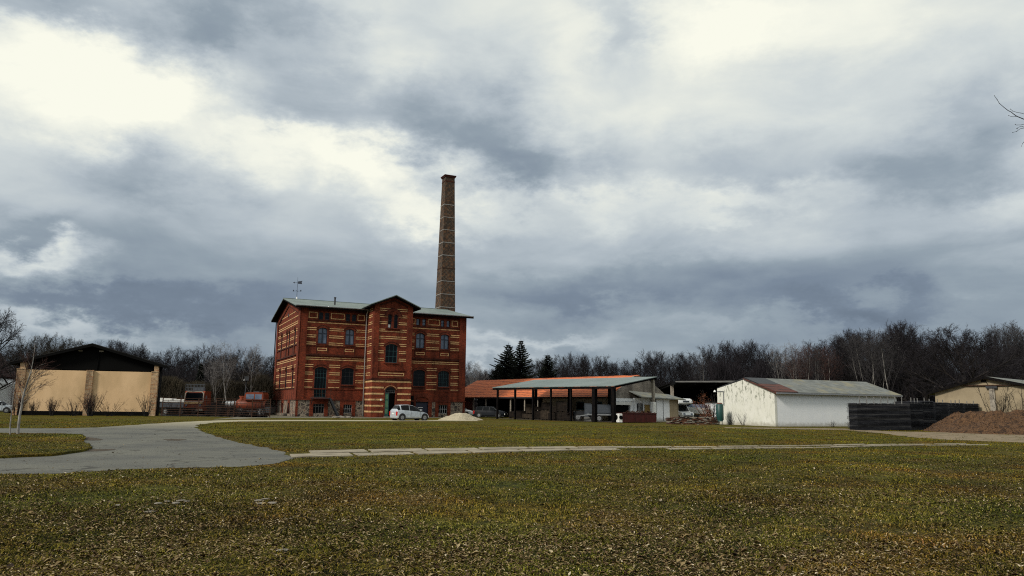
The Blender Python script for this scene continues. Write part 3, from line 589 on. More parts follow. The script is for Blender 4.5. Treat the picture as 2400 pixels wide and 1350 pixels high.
wl.box(17.2, 17.4, -.03, .02, .0, 1.98, BRK, TF); wl.box(21.75, BW, -.03, .02, 0, 1.98, BRK, TF); wl.box(0, .28, -.03, .02, 0, 1.98, BRK, TF)
# projecting bay
bh = [(10.14,11.5,.08,3.75,.4),]; bh_up = [(10.05,11.6,6.72,9.05,.3),(10.25,10.72,11.05,12.75,.235),(11.03,11.5,11.05,12.75,.235)]
wall(wl, TX0, TX1, -.3, 4.6, TY-.12, bh, TF, BRK, dep=.35); BE = 13.95
wall(wl, TX0, TX1, 4.6, BE, TY+.1, bh_up, TF, BRK, dep=.25)
wl.add([(TX0,TY+.1,BE),(TX1,TY+.1,BE),((TX0+TX1)/2,TY+.1,15.0)], [(0,1,2)], BRK, TF)
for a, b in ((TX0,9.12),(12.75,TX1)): wl.box(a, b, TY, TY+.12, 4.85, BE, BRK, TF)
cxm = (TX0+TX1)/2
wl.prism([(TX0,BE),(9.12,BE),(cxm,14.62),(12.75,BE),(TX1,BE),(cxm,15.0)], TY, TY+.12, BRK, TF)
wl.prism([(9.12,BE-.22),(9.12,BE-.04),(cxm,14.60),(12.75,BE-.04),(12.75,BE-.22),(cxm,14.42)], TY+.02, TY+.11, DRK, TF)
for xx, yy in ((TX0, 'l'), (TX1, 'r')):
    S_ = (lambda u, y, z: (TX0+y, TY+.1+u, z)) if yy == 'l' else (lambda u, y, z: (TX1-y, TY+.1+u, z))
    dd = -TY+YP-.1
    wall(wl, 0, dd, 4.6, BE, 0, [], S_, BRK); wall(wl, -.22, dd, -.3, 4.6, -.0, [], S_, BRK)
    for zc in (13.46,13.22,12.67,12.43,11.77,11.54,10.85,10.61,9.95,9.71,9.06,8.82,8.14,7.9,7.2,6.96,6.31,6.06): wl.box(.7, dd-.5, -.02, .01, zc-.045, zc+.045, CRM, S_)
    for zc in (4.37,3.62,2.87,2.15,1.41,.69): wl.box(-.2, dd, -.02, .01, zc-.1, zc+.1, CRM, S_)
    wl.box(-.26, dd, -.1, .0, 4.55, 4.72, DRK, S_); rect_ring(wl, .75, dd-.5, 5.1, 5.48, .08, 0, S_, CRM)
big = (9.82, 12.05)
for zc in (13.46,13.22,12.67,12.43,11.77,11.54,10.85,10.61,9.95,9.71,9.06,8.82,8.14,7.9,7.2,6.96,6.31,6.06):
    if zc > 13.3: gs = []
    elif zc > 12.9: gs = [(10.35,11.5)]
    elif zc > 12.5: gs = [(9.8,12.05)]
    elif zc > 10.9: gs = [(10.15,11.62)]
    elif zc > 10.8: gs = [(9.9,11.85)]
    elif zc > 9.3: gs = []
    elif zc > 6.6: gs = [(9.86,11.8)]
    else: gs = []
    if zc < 6.6: gs = [(9.12, 12.75)]
    cur = 9.14
    for a, b in gs+[(12.73,12.73)]:
        if a > cur: wl.box(cur, a, TY+.08, TY+.11, zc-.045, zc+.045, CRM, TF)
        cur = b
arch_band(wl, 10.05, 11.6, 8.75, .3, .26, TY+.1, TF, ARC); arch_band(wl, 9.79, 11.86, 8.75, .55, .06, TY+.1, TF, DRK, proud=.1)
arch_band(wl, 10.15, 11.62, 12.45, .72, .34, TY+.1, TF, ARC, proud=.07); arch_band(wl, 9.81, 11.96, 12.45, 1.06, .06, TY+.1, TF, DRK, proud=.1)
for a, b in ((10.25,10.72),(11.03,11.5)): arch_band(wl, a, b, 12.515, .235, .09, TY+.1, TF, DRK, proud=.05)
wl.box(10.78, 10.97, TY+.02, TY+.1, 11.05, 12.4, BRK, TF); wl.box(9.95, 11.85, TY-.08, TY+.1, 10.92, 11.05, ARC, TF); wl.box(9.9, 11.75, TY-.06, TY+.1, 6.6, 6.72, ARC, TF)
rect_ring(wl, 9.22, 12.55, 5.08, 5.48, .09, TY+.1, TF, CRM); wl.box(9.14, 12.73, TY+.04, TY+.1, 5.7, 5.78, ARC, TF)
wl.box(TX0-.1, TX1+.1, TY-.22, TY+.1, 4.55, 4.72, DRK, TF); wl.box(TX0-.05, TX1+.05, TY-.17, TY+.1, 4.75, 4.84, ARC, TF)
for zc in (4.37,3.62,2.87,2.15,1.41,.69):
    gs = [(9.95,11.7)] if zc < 3.7 else []
    cur = TX0-.02
    for a, b in gs+[(TX1+.02,)*2]:
        if a > cur: wl.box(cur, a, TY-.14, TY-.11, zc-.1, zc+.1, CRM, TF)
        cur = b
arch_band(wl, 10.14, 11.5, 3.35, .4, .1, TY-.12, TF, ARC, proud=.05); arch_band(wl, 10.04, 11.6, 3.35, .5, .05, TY-.12, TF, CRM, proud=.03)
# left gable: u is depth
gu = [(3.25,4.05,8.95,11.0),(7.45,8.15,8.95,11.0),(9.25,9.95,8.95,11.0),(13.45,14.25,8.95,11.0)]; gl_ = [(3.3,4.2,3.62,6.04),(8.3,9.2,3.62,6.04),(13.3,14.2,3.62,6.04)]
gb = [(4.3,5.2,.35,1.6,0),(9.1,10.2,.35,1.6,0),(14.3,15.4,.35,1.6,0)]
wall(wl, 0, BD, 2.0, EAVE, YP, [(a,b,c,d,.3) for a, b, c, d in gu+gl_], TG, BRK); wall(wl, 0, BD, -.3, 2.0, .02, gb, TG, STN)
GC = BD/2; wl.add([(0,YP,EAVE),(BD,YP,EAVE),(GC,YP,RIDGE-.1)], [(0,1,2)], BRK, TG)
for a, b in ((0,1.45),(17.1,BD)): wl.box(a, b, 0, YP+.02, 2.1, EAVE, BRK, TG)
wl.box(-.06, BD, -.08, .06, 1.98, 2.14, ARC, TG)
wl.prism([(0,EAVE-.5),(1.45,EAVE-.65),(GC,RIDGE-.75),(17.1,EAVE-.65),(BD,EAVE-.5),(BD,EAVE),(GC,RIDGE-.12),(0,EAVE)], 0, YP+.02, BRK, lambda x, t, z: (t, x, z))
wl.prism([(1.45,EAVE-.82),(GC,RIDGE-.92),(17.1,EAVE-.82),(17.1,EAVE-.65),(GC,RIDGE-.75),(1.45,EAVE-.65)], .03, YP+.01, DRK, lambda x, t, z: (t, x, z))
gp_ = {'2': [(a-.15,b+.15) for a, b, c, d in gu], '1': [(a-.15,b+.15) for a, b, c, d in gl_]}
courses(1.47, 17.08, TG, YP, gp_)
for zc, a, b in ((11.8,1.47,17.08),(12.5,1.47,17.08),(13.2,3.9,14.6)): wl.box(a, b, YP-.02, YP+.01, zc-.045, zc+.045, CRM, TG)
wl.box(1.45, 17.1, YP-.12, YP, 8.75, 8.9, DRK, TG); wl.box(1.45, 17.1, YP-.14, YP, 7.5, 7.68, DRK, TG); wl.box(1.45, 17.1, YP-.08, YP, 3.36, 3.5, DRK, TG)
for a, b, c, d in gu+gl_:
    arch_band(wl, a, b, d-.3, .3, .2, YP, TG, ARC); arch_band(wl, a-.2, b+.2, d-.3, .49, .06, YP, TG, DRK, proud=.1)
    if c > 8: wl.box(a+.1, b-.1, YP-.1, YP, 7.68, 8.75, DRK, TG)
for a, b, c, d, _ in gb: wl.box(a-.3, a, -.03, .02, .1, d, BRK, TG); wl.box(b, b+.3, -.03, .02, .1, d, BRK, TG); wl.box(a-.3, b+.3, -.03, .02, d, 1.95, BRK, TG)
wl.box(-.25, BD, -.3, .0, -.2, .3, STN, TG)
# right side and back
for T_, ln_ in ((TRi, BD), (TB, BW)):
    wall(wl, 0, ln_, -.3, EAVE, 0, [], T_, BRK)
wl.add([(0,0,EAVE),(BD,0,EAVE),(GC,0,RIDGE-.1)], [(0,1,2)], BRK, TRi)
wl.build('wall', WM, fac)
# openings
for a, b in attL+attR: window(fac, TF, a, b, 11.95, 12.8, 0, YP+.14, [], [.5], M['frameblue'], M['glassdark'] if a < 8 else M['glasslite'], fw=.05)
for a, b in w2: window(fac, TF, a, b, 8.92, 10.92, .22, YP+.14, [(.5,.16)], [(.64,.13)], M['frameblue'], M['glasslite'], fw=.09)
window(fac, TF, 2.12, 3.60, 2.35, 6.06, .26, YP+.16, [.25,.5,.75], [(.64,.06),.78,.9], M['framegreen'], M['glassdark'], fw=.06, bw=.028, name='loading_door', label='tall arched glazed loading door above an iron landing')
window(fac, TF, 5.42, 6.97, 3.95, 6.06, .26, YP+.16, [.33,.67], [.48,.74], M['iron'], M['glassdark'], fw=.05, bw=.03)
window(fac, TF, 14.78, 16.38, 3.98, 6.1, .26, YP+.16, [.5], [.25,.5,.74], M['iron'], M['glassdark'], fw=.05, bw=.03)
window(fac, TF, 18.22, 19.75, 3.98, 6.08, .26, YP+.16, [.17,.33,(.5,.06),.67,.83], [.25,.5,.75], M['framegreen'], M['glassdark'], fw=.06, bw=.022)
window(fac, TF, 10.05, 11.6, 6.72, 9.05, .3, TY+.24, [.33,.67], [.33,.62], M['framegreen'], M['glassdark'], fw=.07, bw=.045, label='tall arched green window over the entrance')
for a, b in ((10.25,10.72),(11.03,11.5)):
    o = window(fac, TF, a, b, 11.05, 12.75, .235, TY+.24, [], [.55], M['frameblue'], M['glassdark'], fw=.05)
    if a < 11:
        p_ = MB(); p_.box(10.31, 10.58, TY+.25, TY+.262, 11.12, 11.48, 0, TF); p_.build('white_notice', M['white'], o)
for a, b, c, d in gu+gl_: window(fac, TG, a-.02, b+.02, c, d, .3, YP+.02, [.5], [.62], M['iron'], M['glassdark'], fw=.05, bw=.03)
for a, b, c, d, _ in gb: window(fac, TG, a, b, c, d, 0, .05, [.5], [], M['iron'], M['glassdark'], fw=.04, bw=.03, name='cellar_window')
for i, (a, b, c, d, _) in enumerate(holes_b[:3]): window(fac, TF, a, b, c, d, 0, .2, [.25,.5,.75], [.5] if i else [.72], M['ironwhite'] if i else M['framegrey'], M['glassdark'], fw=.04, bw=.04, name='cellar_window')
# oculus
oc = MB(); oc.cyl((YP-.03, GC, 13.25), (1,0,0), .34, .06, 16, 0); o = oc.build('round_window', M['archbrick'], fac); oc = MB(); oc.cyl((YP-.075, GC, 13.25), (1,0,0), .24, .04, 16); oc.build('pane', M['glassdark'], o)
# entrance: transom, one open green leaf, dark passage
y_ = TY+.12
window(fac, TF, 10.2, 11.44, 2.98, 3.7, .36, y_, [.2,.4,.6,.8], [.45], M['framegrey'], M['glassdark'], fw=.05, bw=.022, name='transom_window')
d = MB(); d.box(10.2, 10.72, y_, y_+.06, .1, 2.95, 0, TF); lf = d.build('door_leaf', M['doorgreen'], fac); lf['label'] = 'closed teal green half of the entrance door'
for z0, z1 in ((.45,1.05),(1.2,2.05),(2.2,2.8)):
    p_ = MB(); p_.box(10.27, 10.6, y_-.025, y_, z0, z1, 0, TF); p_.build('panel', M['doorpanel'], lf)
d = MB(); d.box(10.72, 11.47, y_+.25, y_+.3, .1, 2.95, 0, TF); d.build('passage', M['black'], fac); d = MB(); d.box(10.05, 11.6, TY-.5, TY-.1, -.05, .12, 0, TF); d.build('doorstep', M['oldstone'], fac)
d = MB(); d.box(15.2, 16.89, .16, .24, .0, 2.58, 0, TF)
for k in range(6): d.box(15.2+k*.282+.13, 15.2+k*.282+.15, .15, .16, .05, 2.4, 0, TF)
gd = d.build('garage_door', M['doorblue'], fac); gd['label'] = 'navy double door under a brick arch'
for a, b, z in ((15.24,15.7,2.16),(16.4,16.86,2.16),(15.55,16.2,1.2)):
    h_ = MB(); h_.box(a, b, .12, .15, z, z+.07, 0, TF); h_.build('hinge_strap', M['white'], gd)
d = MB(); d.box(14.42, 14.9, -.02, .02, -.1, 2.7, 0, TF); d.build('niche', M['black'], fac)
d = MB(); d.cyl((9.65, TY-.2, 2.13), (0,0,1), .1, .18, 12); d.box(9.6, 9.7, TY-.2, TY-.12, 2.2, 2.26); d.build('wall_lamp', M['white'], fac)
# roofs
rf = MB(); ov = .75; t = .16
def slopes(mb, x0, x1, ya, za, yr, zr, yb, zb, t, mi=0, swap=False):
    P = [(ya,za),(yr,zr),(yb,zb),(yb,zb-t),(yr,zr-t),(ya,za-t)]
    mb.prism(P, x0, x1, mi, (lambda x, y, z: (y, x, z)) if swap else None, ax='x')
sl_ = (RIDGE-EAVE)/(BD/2)
slopes(rf, -ov, BW+ov, -ov, EAVE-sl_*ov+.15, BD/2, RIDGE+.15, BD+ov, EAVE-sl_*ov+.15, .1)
bs_ = (15.0-BE)/((TX1-TX0)/2)
slopes(rf, TY-.75, 6.5, TX0-.8, BE-bs_*.8+.17, cxm, 15.17, TX1+.8, BE-bs_*.8+.17, .1, swap=True)
rf.box(BW*.0-ov, BW+ov, BD/2-.12, BD/2+.12, RIDGE+.13, RIDGE+.2, 0)
ro = rf.build('roof', M['roofgrey'], fac)
ev = MB()
slopes(ev, -ov+.02, BW+ov-.02, -ov+.03, EAVE-sl_*ov+.045, BD/2, RIDGE+.045, BD+ov-.03, EAVE-sl_*ov+.045, .16)
slopes(ev, TY-.73, 6.4, TX0-.77, BE-bs_*.8+.065, cxm, 15.065, TX1+.77, BE-bs_*.8+.065, .16, swap=True)
for k in range(32): ev.box(.2+k*.7, .32+k*.7, -.68, .1, EAVE-.17, EAVE-.02)
ev.build('eaves', M['darkwood'], fac)
pv = MB(); pv.tube([(4.9,3.5,14.0),(4.9,3.5,15.2)], .11, 8); pv.tube([(4.9,3.5,15.2),(4.9,3.5,15.32)], .16, 8); pv.build('vent_pipe', M['iron'], ro)
gt = MB(); gt.tube([(-.7,-.82,EAVE-.02),(TX0-.1,-.82,EAVE-.02)], .07, 8); gt.build('gutter', M['zinc'], ro); gt = MB(); gt.tube([(TX1+.9,-.82,EAVE-.02),(BW+.7,-.82,EAVE-.02)], .07, 8); gt.build('gutter', M['zinc'], ro)
dp = MB(); dp.tube([(8.2,-.8,13.35),(8.2,-.2,12.9),(8.25,-.1,12.6),(8.25,-.1,.1)], .075, 8); dp.build('downpipe', M['ironwhite'], fac)
dp = MB(); dp.tube([(-.15,BD-.3,13.4),(-.15,BD-.3,.1)], .07, 8); dp.build('downpipe', M['iron'], fac)
# iron landing with stair
ld = MB(); ld.box(1.7, 3.9, -1.25, -.1, 2.2, 2.3)
for xx in (1.8,3.8): ld.bar((xx,-1.2,2.2), (xx,-.1,1.4), .06)
ld.bar((3.9,-1.2,2.22), (5.0,-1.2,.05), .06, .2); ld.bar((3.9,-.4,2.22), (5.0,-.4,.05), .06, .2)
for k in range(8): f_ = (k+.5)/8; ld.box(3.85+1.1*f_, 4.1+1.1*f_, -1.2, -.4, 2.2-2.15*f_-.02, 2.2-2.15*f_+.02)
sc_ = ld.build('landing_stair', M['iron'], fac)
rl = MB()
for xx in (1.75,2.8,3.88): rl.bar((xx,-1.2,2.3), (xx,-1.2,3.3), .035)
for zz in (2.8,3.3): rl.bar((1.75,-1.2,zz), (3.88,-1.2,zz), .03)
rl.bar((3.88,-1.2,3.3), (5.0,-1.2,1.1), .03); rl.bar((5.0,-1.2,0), (5.0,-1.2,1.1), .035); rl.build('handrail', M['rust'], sc_)
# weather vane
vx = MB(); vx.tube([(0,0,0),(0,0,3.0)], [.035,.015], 6); vx.build  # pole
wx_, wy_ = BL[0]+math.cos(TH)*1.0-math.sin(TH)*9.25, BL[1]+math.sin(TH)*1.0+math.cos(TH)*9.25
vane = thing('weather_vane', (wx_, wy_, RIDGE+.15), 0, 'thin blue-black weather vane on the factory roof ridge', 'weather vane')
vx.build('pole', M['frameblue'], vane)
a_ = MB()
for dx, dy in ((1,0),(0,1)): a_.bar((-.5*dx,-.5*dy,1.1), (.5*dx,.5*dy,1.1), .03)
for dx in (-.5,.5): a_.box(dx-.07, dx+.07, -.01, .01, 1.04, 1.26)
a_.build('compass_arm', M['frameblue'], vane)
a_ = MB(); a_.bar((-.45,0,2.25), (.5,0,2.25), .03); a_.prism([(.05,2.1),(.62,2.05),(.55,2.3),(.66,2.5),(.05,2.42)], -.012, .012); a_.build('flag', M['frameblue'], vane); a_ = MB(); a_.prism([(-.62,2.25),(-.4,2.13),(-.4,2.37)], -.012, .012); a_.build('arrow', M['frameblue'], vane)
a_ = MB(); a_.tube([(0,0,-.02),(0,0,.3)], [.14,.05], 8); a_.build('foot', M['white'], vane)
# ------------------------------------------------------------------ chimney stack
CD = 117.0; chx = XD(1038.5, CD, 900); ch = thing('factory_chimney', (chx, CD, 0), TH, 'tall square tapering brick chimney with pale iron bands behind the factory', 'chimney')
HT = W(1050, 414, CD)[2]; c = MB()
def hs(z): return 1.56-(1.56-.78)*z/HT      # half side
nz = 28; vs = []; fs = []
for i in range(nz+1):
    z = -.2+(HT-.3+.2)*i/nz; h = hs(z); vs += [(-h,-h,z),(h,-h,z),(h,h,z),(-h,h,z)]
for i in range(nz):
    for k in range(4): fs.append((i*4+k, i*4+(k+1) % 4, i*4+4+(k+1) % 4, i*4+4+k))
fs.append(tuple(nz*4+k for k in range(4))); c.add(vs, fs); c.build('shaft', M['chim'], ch)
c = MB(); h = hs(HT)+.14; c.box(-h, h, -h, h, HT-.32, HT-.12); h += .08; c.box(-h, h, -h, h, HT-.12, HT); h = hs(HT)+.05; c.box(-h, h, -h, h, HT-1.1, HT-.95); c.build('crown', M['darkbrick'], ch)
for i in range(15):
    z = 4.2+i*2.08 if i < 15 else 0
    if z > HT-2: break
    c = MB(); h = hs(z)+.03; c.box(-h, h, -h, h, z, z+(.12 if i % 5 not in (2,3) else .1)); c.build('iron_band', M['bandiron'] if i not in (3,4,5,9) else M['rust'], ch)
# ------------------------------------------------------------------ tan shed (left)
SL = Vector((-53.1, 80.8)); SR = Vector((-39.7, 84.6)); d_ = SR-SL; sw = d_.length; sth = math.atan2(d_.y, d_.x)
tan = thing('tan_shed', (SL.x, SL.y, 0), sth, 'broad tan rendered shed with yellow brick piers and an open black gable', 'shed')
m = MB(); m.box(.35, sw-.35, .12, .35, .45, 4.86); m.build('wall', M['plaster'], tan)
m = MB(); m.box(.3, sw-.3, .0, .4, -.1, .45); m.build('plinth', M['black'], tan)
for x0, x1, zt in ((-.1,.75,5.55),(sw-.75,sw-.05,5.55),(sw/2-.33,sw/2+.33,5.0)):
    m = MB(); m.box(x0, x1, -.14, .5, -.1, min(zt, 4.85), 0)
    if zt > 5.2: m.box(x0+.22, x1, -.06, .5, 4.93, zt+.05)
    m.box(x0-.03, x1+.03, -.18, .52, 4.85, 4.93); m.build('pier', M['yellowbrick'], tan)
PK = 7.75; EV = 5.75
m = MB(); m.prism([(-.05,4.95),(sw+.05,4.95),(sw+.35,EV-.1),(sw/2,PK-.12),(-.35,EV-.1)], .55, .62); m.bar((sw/2+.5,.5,4.95), (sw/2+.6,.5,7.0), .08); m.build('gable_board', M['black'], tan)
m = MB(); dpt = 1.9
m.prism([(-.8,EV-.2),(sw/2,PK+.04),(sw+.75,EV-.2),(sw+.75,EV-.1),(sw/2,PK+.14),(-.8,EV-.1)], -.3, dpt); rr_ = m.build('roof', M['shedroof'], tan)
m = MB(); m.prism([(-.78,EV-.45),(sw/2,PK-.2),(sw+.73,EV-.45),(sw+.73,EV-.2),(sw/2,PK+.04),(-.78,EV-.2)], -.28, dpt); m.build('fascia', M['black'], rr_)
m = MB(); m.box(-.02, .1, .4, dpt, 0, EV-.3); m.box(sw-.1, sw+.02, .5, dpt, 0, EV-.3); m.box(0, sw, dpt-.1, dpt, 0, EV-.3); m.build('side_boarding', M['black'], tan)
for x0 in (sw/2-1.55, sw/2+.55): m = MB(); m.box(x0, x0+.45, .48, .54, 7.0, 7.16); m.build('vent_plate', M['conc2'], tan)
pl = thing('planter_wall', G(136,972.5)+(0,), sth, 'low dark brown board edging in front of the tan shed', 'edging'); m = MB(); m.box(0, 3.6, -.6, -.45, -.05, .72); m.build('board', M['crate'], pl)
# ------------------------------------------------------------------ red-roofed house at the left edge
hx = XD(-26, 105); hs_ = thing('white_house', (hx-2.2, 104, 0), R(8), 'white house with a steep dark red roof cut by the left edge', 'house')
m = MB(); m.prism([(-7,0),(2.4,0),(2.4,3.9),(-2.3,9.2),(-7,3.9)], 0, 9); m.build('wall', M['whitelong'], hs_)
m = MB(); m.prism([(-7.4,3.6),(-2.3,9.3),(1.9,4.7),(2.0,4.9),(-2.3,9.6),(-7.5,3.75)], -3.5, 9.3); m.build('roof', M['redpaint'], hs_)
# ------------------------------------------------------------------ long tiled barn (centre)
TA = Vector((11.6, 88.0)); TBp = Vector((-9.3, 115.2)); dv = (TBp-TA); tlen = dv.length; tth = math.atan2(-dv.y, -dv.x)   # local x runs from the far left end to the near right end
barn = thing('tiled_barn', (TBp.x, TBp.y, 0), tth, 'long low barn with an orange clay tile roof and a grey brick end gable', 'barn')
TW = 10.2; TE, TR = 2.95, 5.35
m = MB(); slp = (TR-TE)/(TW/2)
slopes(m, -.1, tlen-.15, -.55, TE-slp*.4, TW/2, TR+.14, TW+.4, TE-slp*.4, .14); ro2 = m.build('roof', M['tile'], barn)
m = MB(); slopes(m, tlen-2.3, tlen+.05, -.58, TE-slp*.4-.01, TW*.12, TE+slp*TW*.12-.0+.16, TW*.24, TE, .1); 
m = MB(); m.box(0, tlen-.1, -.62, -.48, TE-.36, TE-.18); m.build('gutter', M['iron'], ro2)
m = MB(); m.box(tlen*.64, tlen-.1, .1, .3, 0, TE-.05); m.box(0, tlen, TW-.3, TW-.1, 0, TE-.1); m.build('wall', M['plaster2'], barn)
m = MB(); m.box(1.0, 2.2, .05, .3, 0, TE-.1, 0); m.box(2.3, 6.0, .0, .12, 0, TE-.15, 0); m.build('boarding', M['rusttile'], barn)
for a, b in ((.72,.76),(.83,.87),(.93,.96)):
    w_ = MB(); w_.box(tlen*a, tlen*b, .04, .1, 1.2, 2.2); w_ = w_.build('window', M['framegreen'], barn); g_ = MB(); g_.box(tlen*a+.1, tlen*b-.1, .02, .04, 1.3, 2.1); g_.build('pane', M['glassdark'], w_)
for f_ in (.10,.19,.28,.36,.45,.54,.62):
    m = MB(); m.bar((tlen*f_,-.1,0), (tlen*f_,-.1,TE-.2), .17); m.build('post', M['conc2'], barn)
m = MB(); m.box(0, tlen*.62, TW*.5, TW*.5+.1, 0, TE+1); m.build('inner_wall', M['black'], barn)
m = MB(); m.prism([(0,0),(TW,0),(TW,TE),(TW*.86,TE+.85),(TW*.68,TR-.55),(TW*.55,TR-.02),(TW*.42,TR-.02),(TW*.3,TR-.75),(TW*.12,TE+.55),(0,TE-.15)], tlen-.35, tlen-.05, ax='x'); m.build('gable_wall', M['greybrick'], barn)
LX = lambda t, o, z: (tlen+o, t, z)       # annex facing the viewer, in front of the gable
# white garage front and lean-to annex
anx = thing('garage_annex', barn.location.to_tuple(), tth, 'white garage front and lean-to annex against the grey brick gable', 'annex')
m = MB()
for a, b, z0, z1 in ((-.05,.28,0,2.55),(3.05,3.55,0,2.55),(.28,3.05,1.85,2.3)): m.box(a, b, -.0, .35, z0, z1, 0, LX)
m.box(-.05, 3.55, -.02, .45, 2.3, 2.62, 0, LX); m.box(3.55, 6.4, .35, .55, 0, 2.7, 0, LX); m.build('wall', M['whitelong'], anx)
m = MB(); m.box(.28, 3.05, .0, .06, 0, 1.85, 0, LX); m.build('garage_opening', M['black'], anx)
m = MB(); m.box(.2, 3.15, .3, .5, 1.86, 2.2, 0, LX); m.build('lintel', M['white'], anx)
w_ = MB(); w_.box(3.95, 5.0, .56, .62, 1.0, 2.05, 0, LX); w_ = w_.build('window', M['iron'], anx)
g_ = MB()
for k in range(5): g_.bar((tlen+.68, 4.05+k*.21, .95), (tlen+.68, 4.05+k*.21, 2.3), .04)
g_.bar((tlen+.68,3.95,1.1), (tlen+.68,5.0,1.1), .04); g_.build('window_bars', M['ironwhite'], w_)
m = MB(); m.box(5.25, 6.15, .56, .62, 0, 1.95, 0, LX); m.build('door', M['ochre'], anx)
m = MB(); m.box(6.4, 8.7, 1.35, 1.5, 0, 2.6, 0, LX); m.build('garage_door', M['whitelong'], anx); m = MB(); m.box(7.5, 7.56, 1.5, 1.53, 0, 2.55, 0, LX); m.build('door_seam', M['iron'], anx)
m = MB(); m.box(8.7, 10.3, 1.3, 1.5, 0, 2.6, 0, LX); m.box(10.2, 10.35, .0, 1.5, 0, 2.5, 0, LX); m.build('side_wall', M['plaster2'], anx)
m = MB(); m.add([(tlen-.05,3.3,3.55),(tlen-.05,10.3,3.25),(tlen+2.3,10.9,2.62),(tlen+2.0,3.2,2.85),(tlen-.05,3.3,3.45),(tlen-.05,10.3,3.15),(tlen+2.3,10.9,2.5),(tlen+2.0,3.2,2.72)], [(0,1,2,3),(4,5,6,7),(3,2,6,7),(0,3,7,4),(1,2,6,5)]); m.build('lean_to_roof', M['asbestos'], anx)
m = MB(); m.box(-.3, 11, .4, 5, -.05, .05, 0, LX); m.build('apron', M['conc2'], anx)
# ------------------------------------------------------------------ carport with sheet-metal roof
CA = Vector(W(1440,903.4,78)[:2]); CB = Vector(W(1153.6,907.8,92.5)[:2]); cv = CA-CB; cl = cv.length; cth = math.atan2(cv.y, cv.x); CZ, CZ2, CW = 3.80, 4.98, 7.3
car = thing('open_carport', (CB.x, CB.y, 0), cth, 'long open shelter with a pale metal lean-to roof in front of the tiled barn', 'shelter')
m = MB(); m.add([(0,0,CZ),(cl,0,CZ),(cl,CW,CZ2),(0,CW,CZ2),(0,0,CZ-.07),(cl,0,CZ-.07),(cl,CW,CZ2-.07),(0,CW,CZ2-.07)], [(0,1,2,3),(4,7,6,5),(0,4,5,1),(1,5,6,2),(3,2,6,7),(0,3,7,4)]); rc = m.build('roof', M['ctin'], car)
m = MB(); m.box(0.02, cl-.02, .05, .2, CZ-.32, CZ-.08); m.box(.02, cl-.02, CW-.25, CW-.1, CZ2-.4, CZ2-.1)
for k in range(9): x = .1+(cl-.3)*k/8; m.bar((x,.1,CZ-.18), (x,CW-.1,CZ2-.18), .12, .18)
m.build('rafters', M['darkwood'], car)
def xat(px, y0=.15):   # local x on the shelter's front line seen at column px
    best = min(range(400), key=lambda i: abs((lambda x: 1200+F*((CB.x+math.cos(cth)*x)/(CB.y+math.sin(cth)*x))/1.0153)(cl*i/399)-px)); return cl*best/399
for px, wd in ((1168,.2),(1208,.2),(1249,.2),(1290,.18),(1335,.2),(1388,.42),(1432,.34)):
    x = xat(px); m = MB(); m.box(x-wd/2, x+wd/2, .05, .05+wd, -.05, CZ-.1); m.build('post', M['darkwood'], car)
for x in (cl-.35, cl*.66, cl*.33, .5): m = MB(); m.box(x-.14, x+.14, CW-.45, CW-.17, 1.9 if x > cl-1 else -.05, CZ2-.3, 0); 
for x, mt in ((cl-.35,'conc2'),(cl*.66,'darkwood'),(cl*.33,'darkwood'),(.5,'darkwood')):
    m = MB(); m.box(x-.14, x+.14, CW-.45, CW-.17, -.05, CZ2-.3); m.build('rear_post', M[mt], car)
m = MB(); m.box(cl-.56, cl-.14, CW-.52, CW-.1, -.05, 2.2); m.build('post_casing', M['white'], car)
sheet('shelter_shade', [(CB.x+math.cos(cth)*a-math.sin(cth)*b, CB.y+math.sin(cth)*a+math.cos(cth)*b) for a, b in ((-1,.2),(cl+.2,.2),(cl,CW+2),(-1,CW+3))], .012, M['soil_and_shade'], 'yard ground under the shelter with the roof shade painted dark')  # dark sheet over the gravel stands in for shade below the metal roof
# ------------------------------------------------------------------ high open hall behind, beside the white shed
OX0 = XD(1583, 100, 893); hall = thing('open_hall', (OX0, 100, 0), R(-3), 'high open hall with a dark underside sheltering the motorhome and boat', 'hall')
m = MB(); m.add([(0,0,5.1),(17,0,5.35),(17,12,4.55),(-1.0,12,4.5),(0,0,5.0),(17,0,5.25),(17,12,4.45),(-1.0,12,4.4)], [(0,1,2,3),(4,7,6,5),(1,5,6,2),(3,2,6,7),(0,3,7,4)]); m.add([(0,-.03,4.95),(17,-.03,5.1),(17,-.03,5.4),(0,-.03,5.12)], [(0,1,2,3)], 1); m.build('roof', [M['darkwood'], M['plank']], hall)
m = MB()
for k in range(7): m.bar((k*2.7,.2,4.85), (k*2.7-.5,11.8,4.3), .14, .3)
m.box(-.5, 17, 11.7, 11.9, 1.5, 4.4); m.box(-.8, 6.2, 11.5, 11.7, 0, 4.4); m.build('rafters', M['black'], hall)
for x, y in ((.02,3.0),(9.5,3.0),(16,3.0),(9.5,11)):
    m = MB(); m.box(x-.2, x+.2, y-.2, y+.2, 0, 4.75); pz = m.build('post', M['conc2'], hall)
    if x < 1: q_ = MB(); q_.box(x-.24, x+.24, y-.24, y+.24, .1, 2.2); q_.build('white_base', M['white'], pz)
m = MB(); m.box(4.4, 7.2, 2.0, 4.5, 0, 2.35); gw = m.build('store_wall', M['bluegrey'], hall); gw.data.materials[0] = M['whitelong']
m = MB(); m.box(4.2, 7.4, 1.8, 4.7, 2.36, 2.5); m.build('store_roof', M['darkwood'], hall)
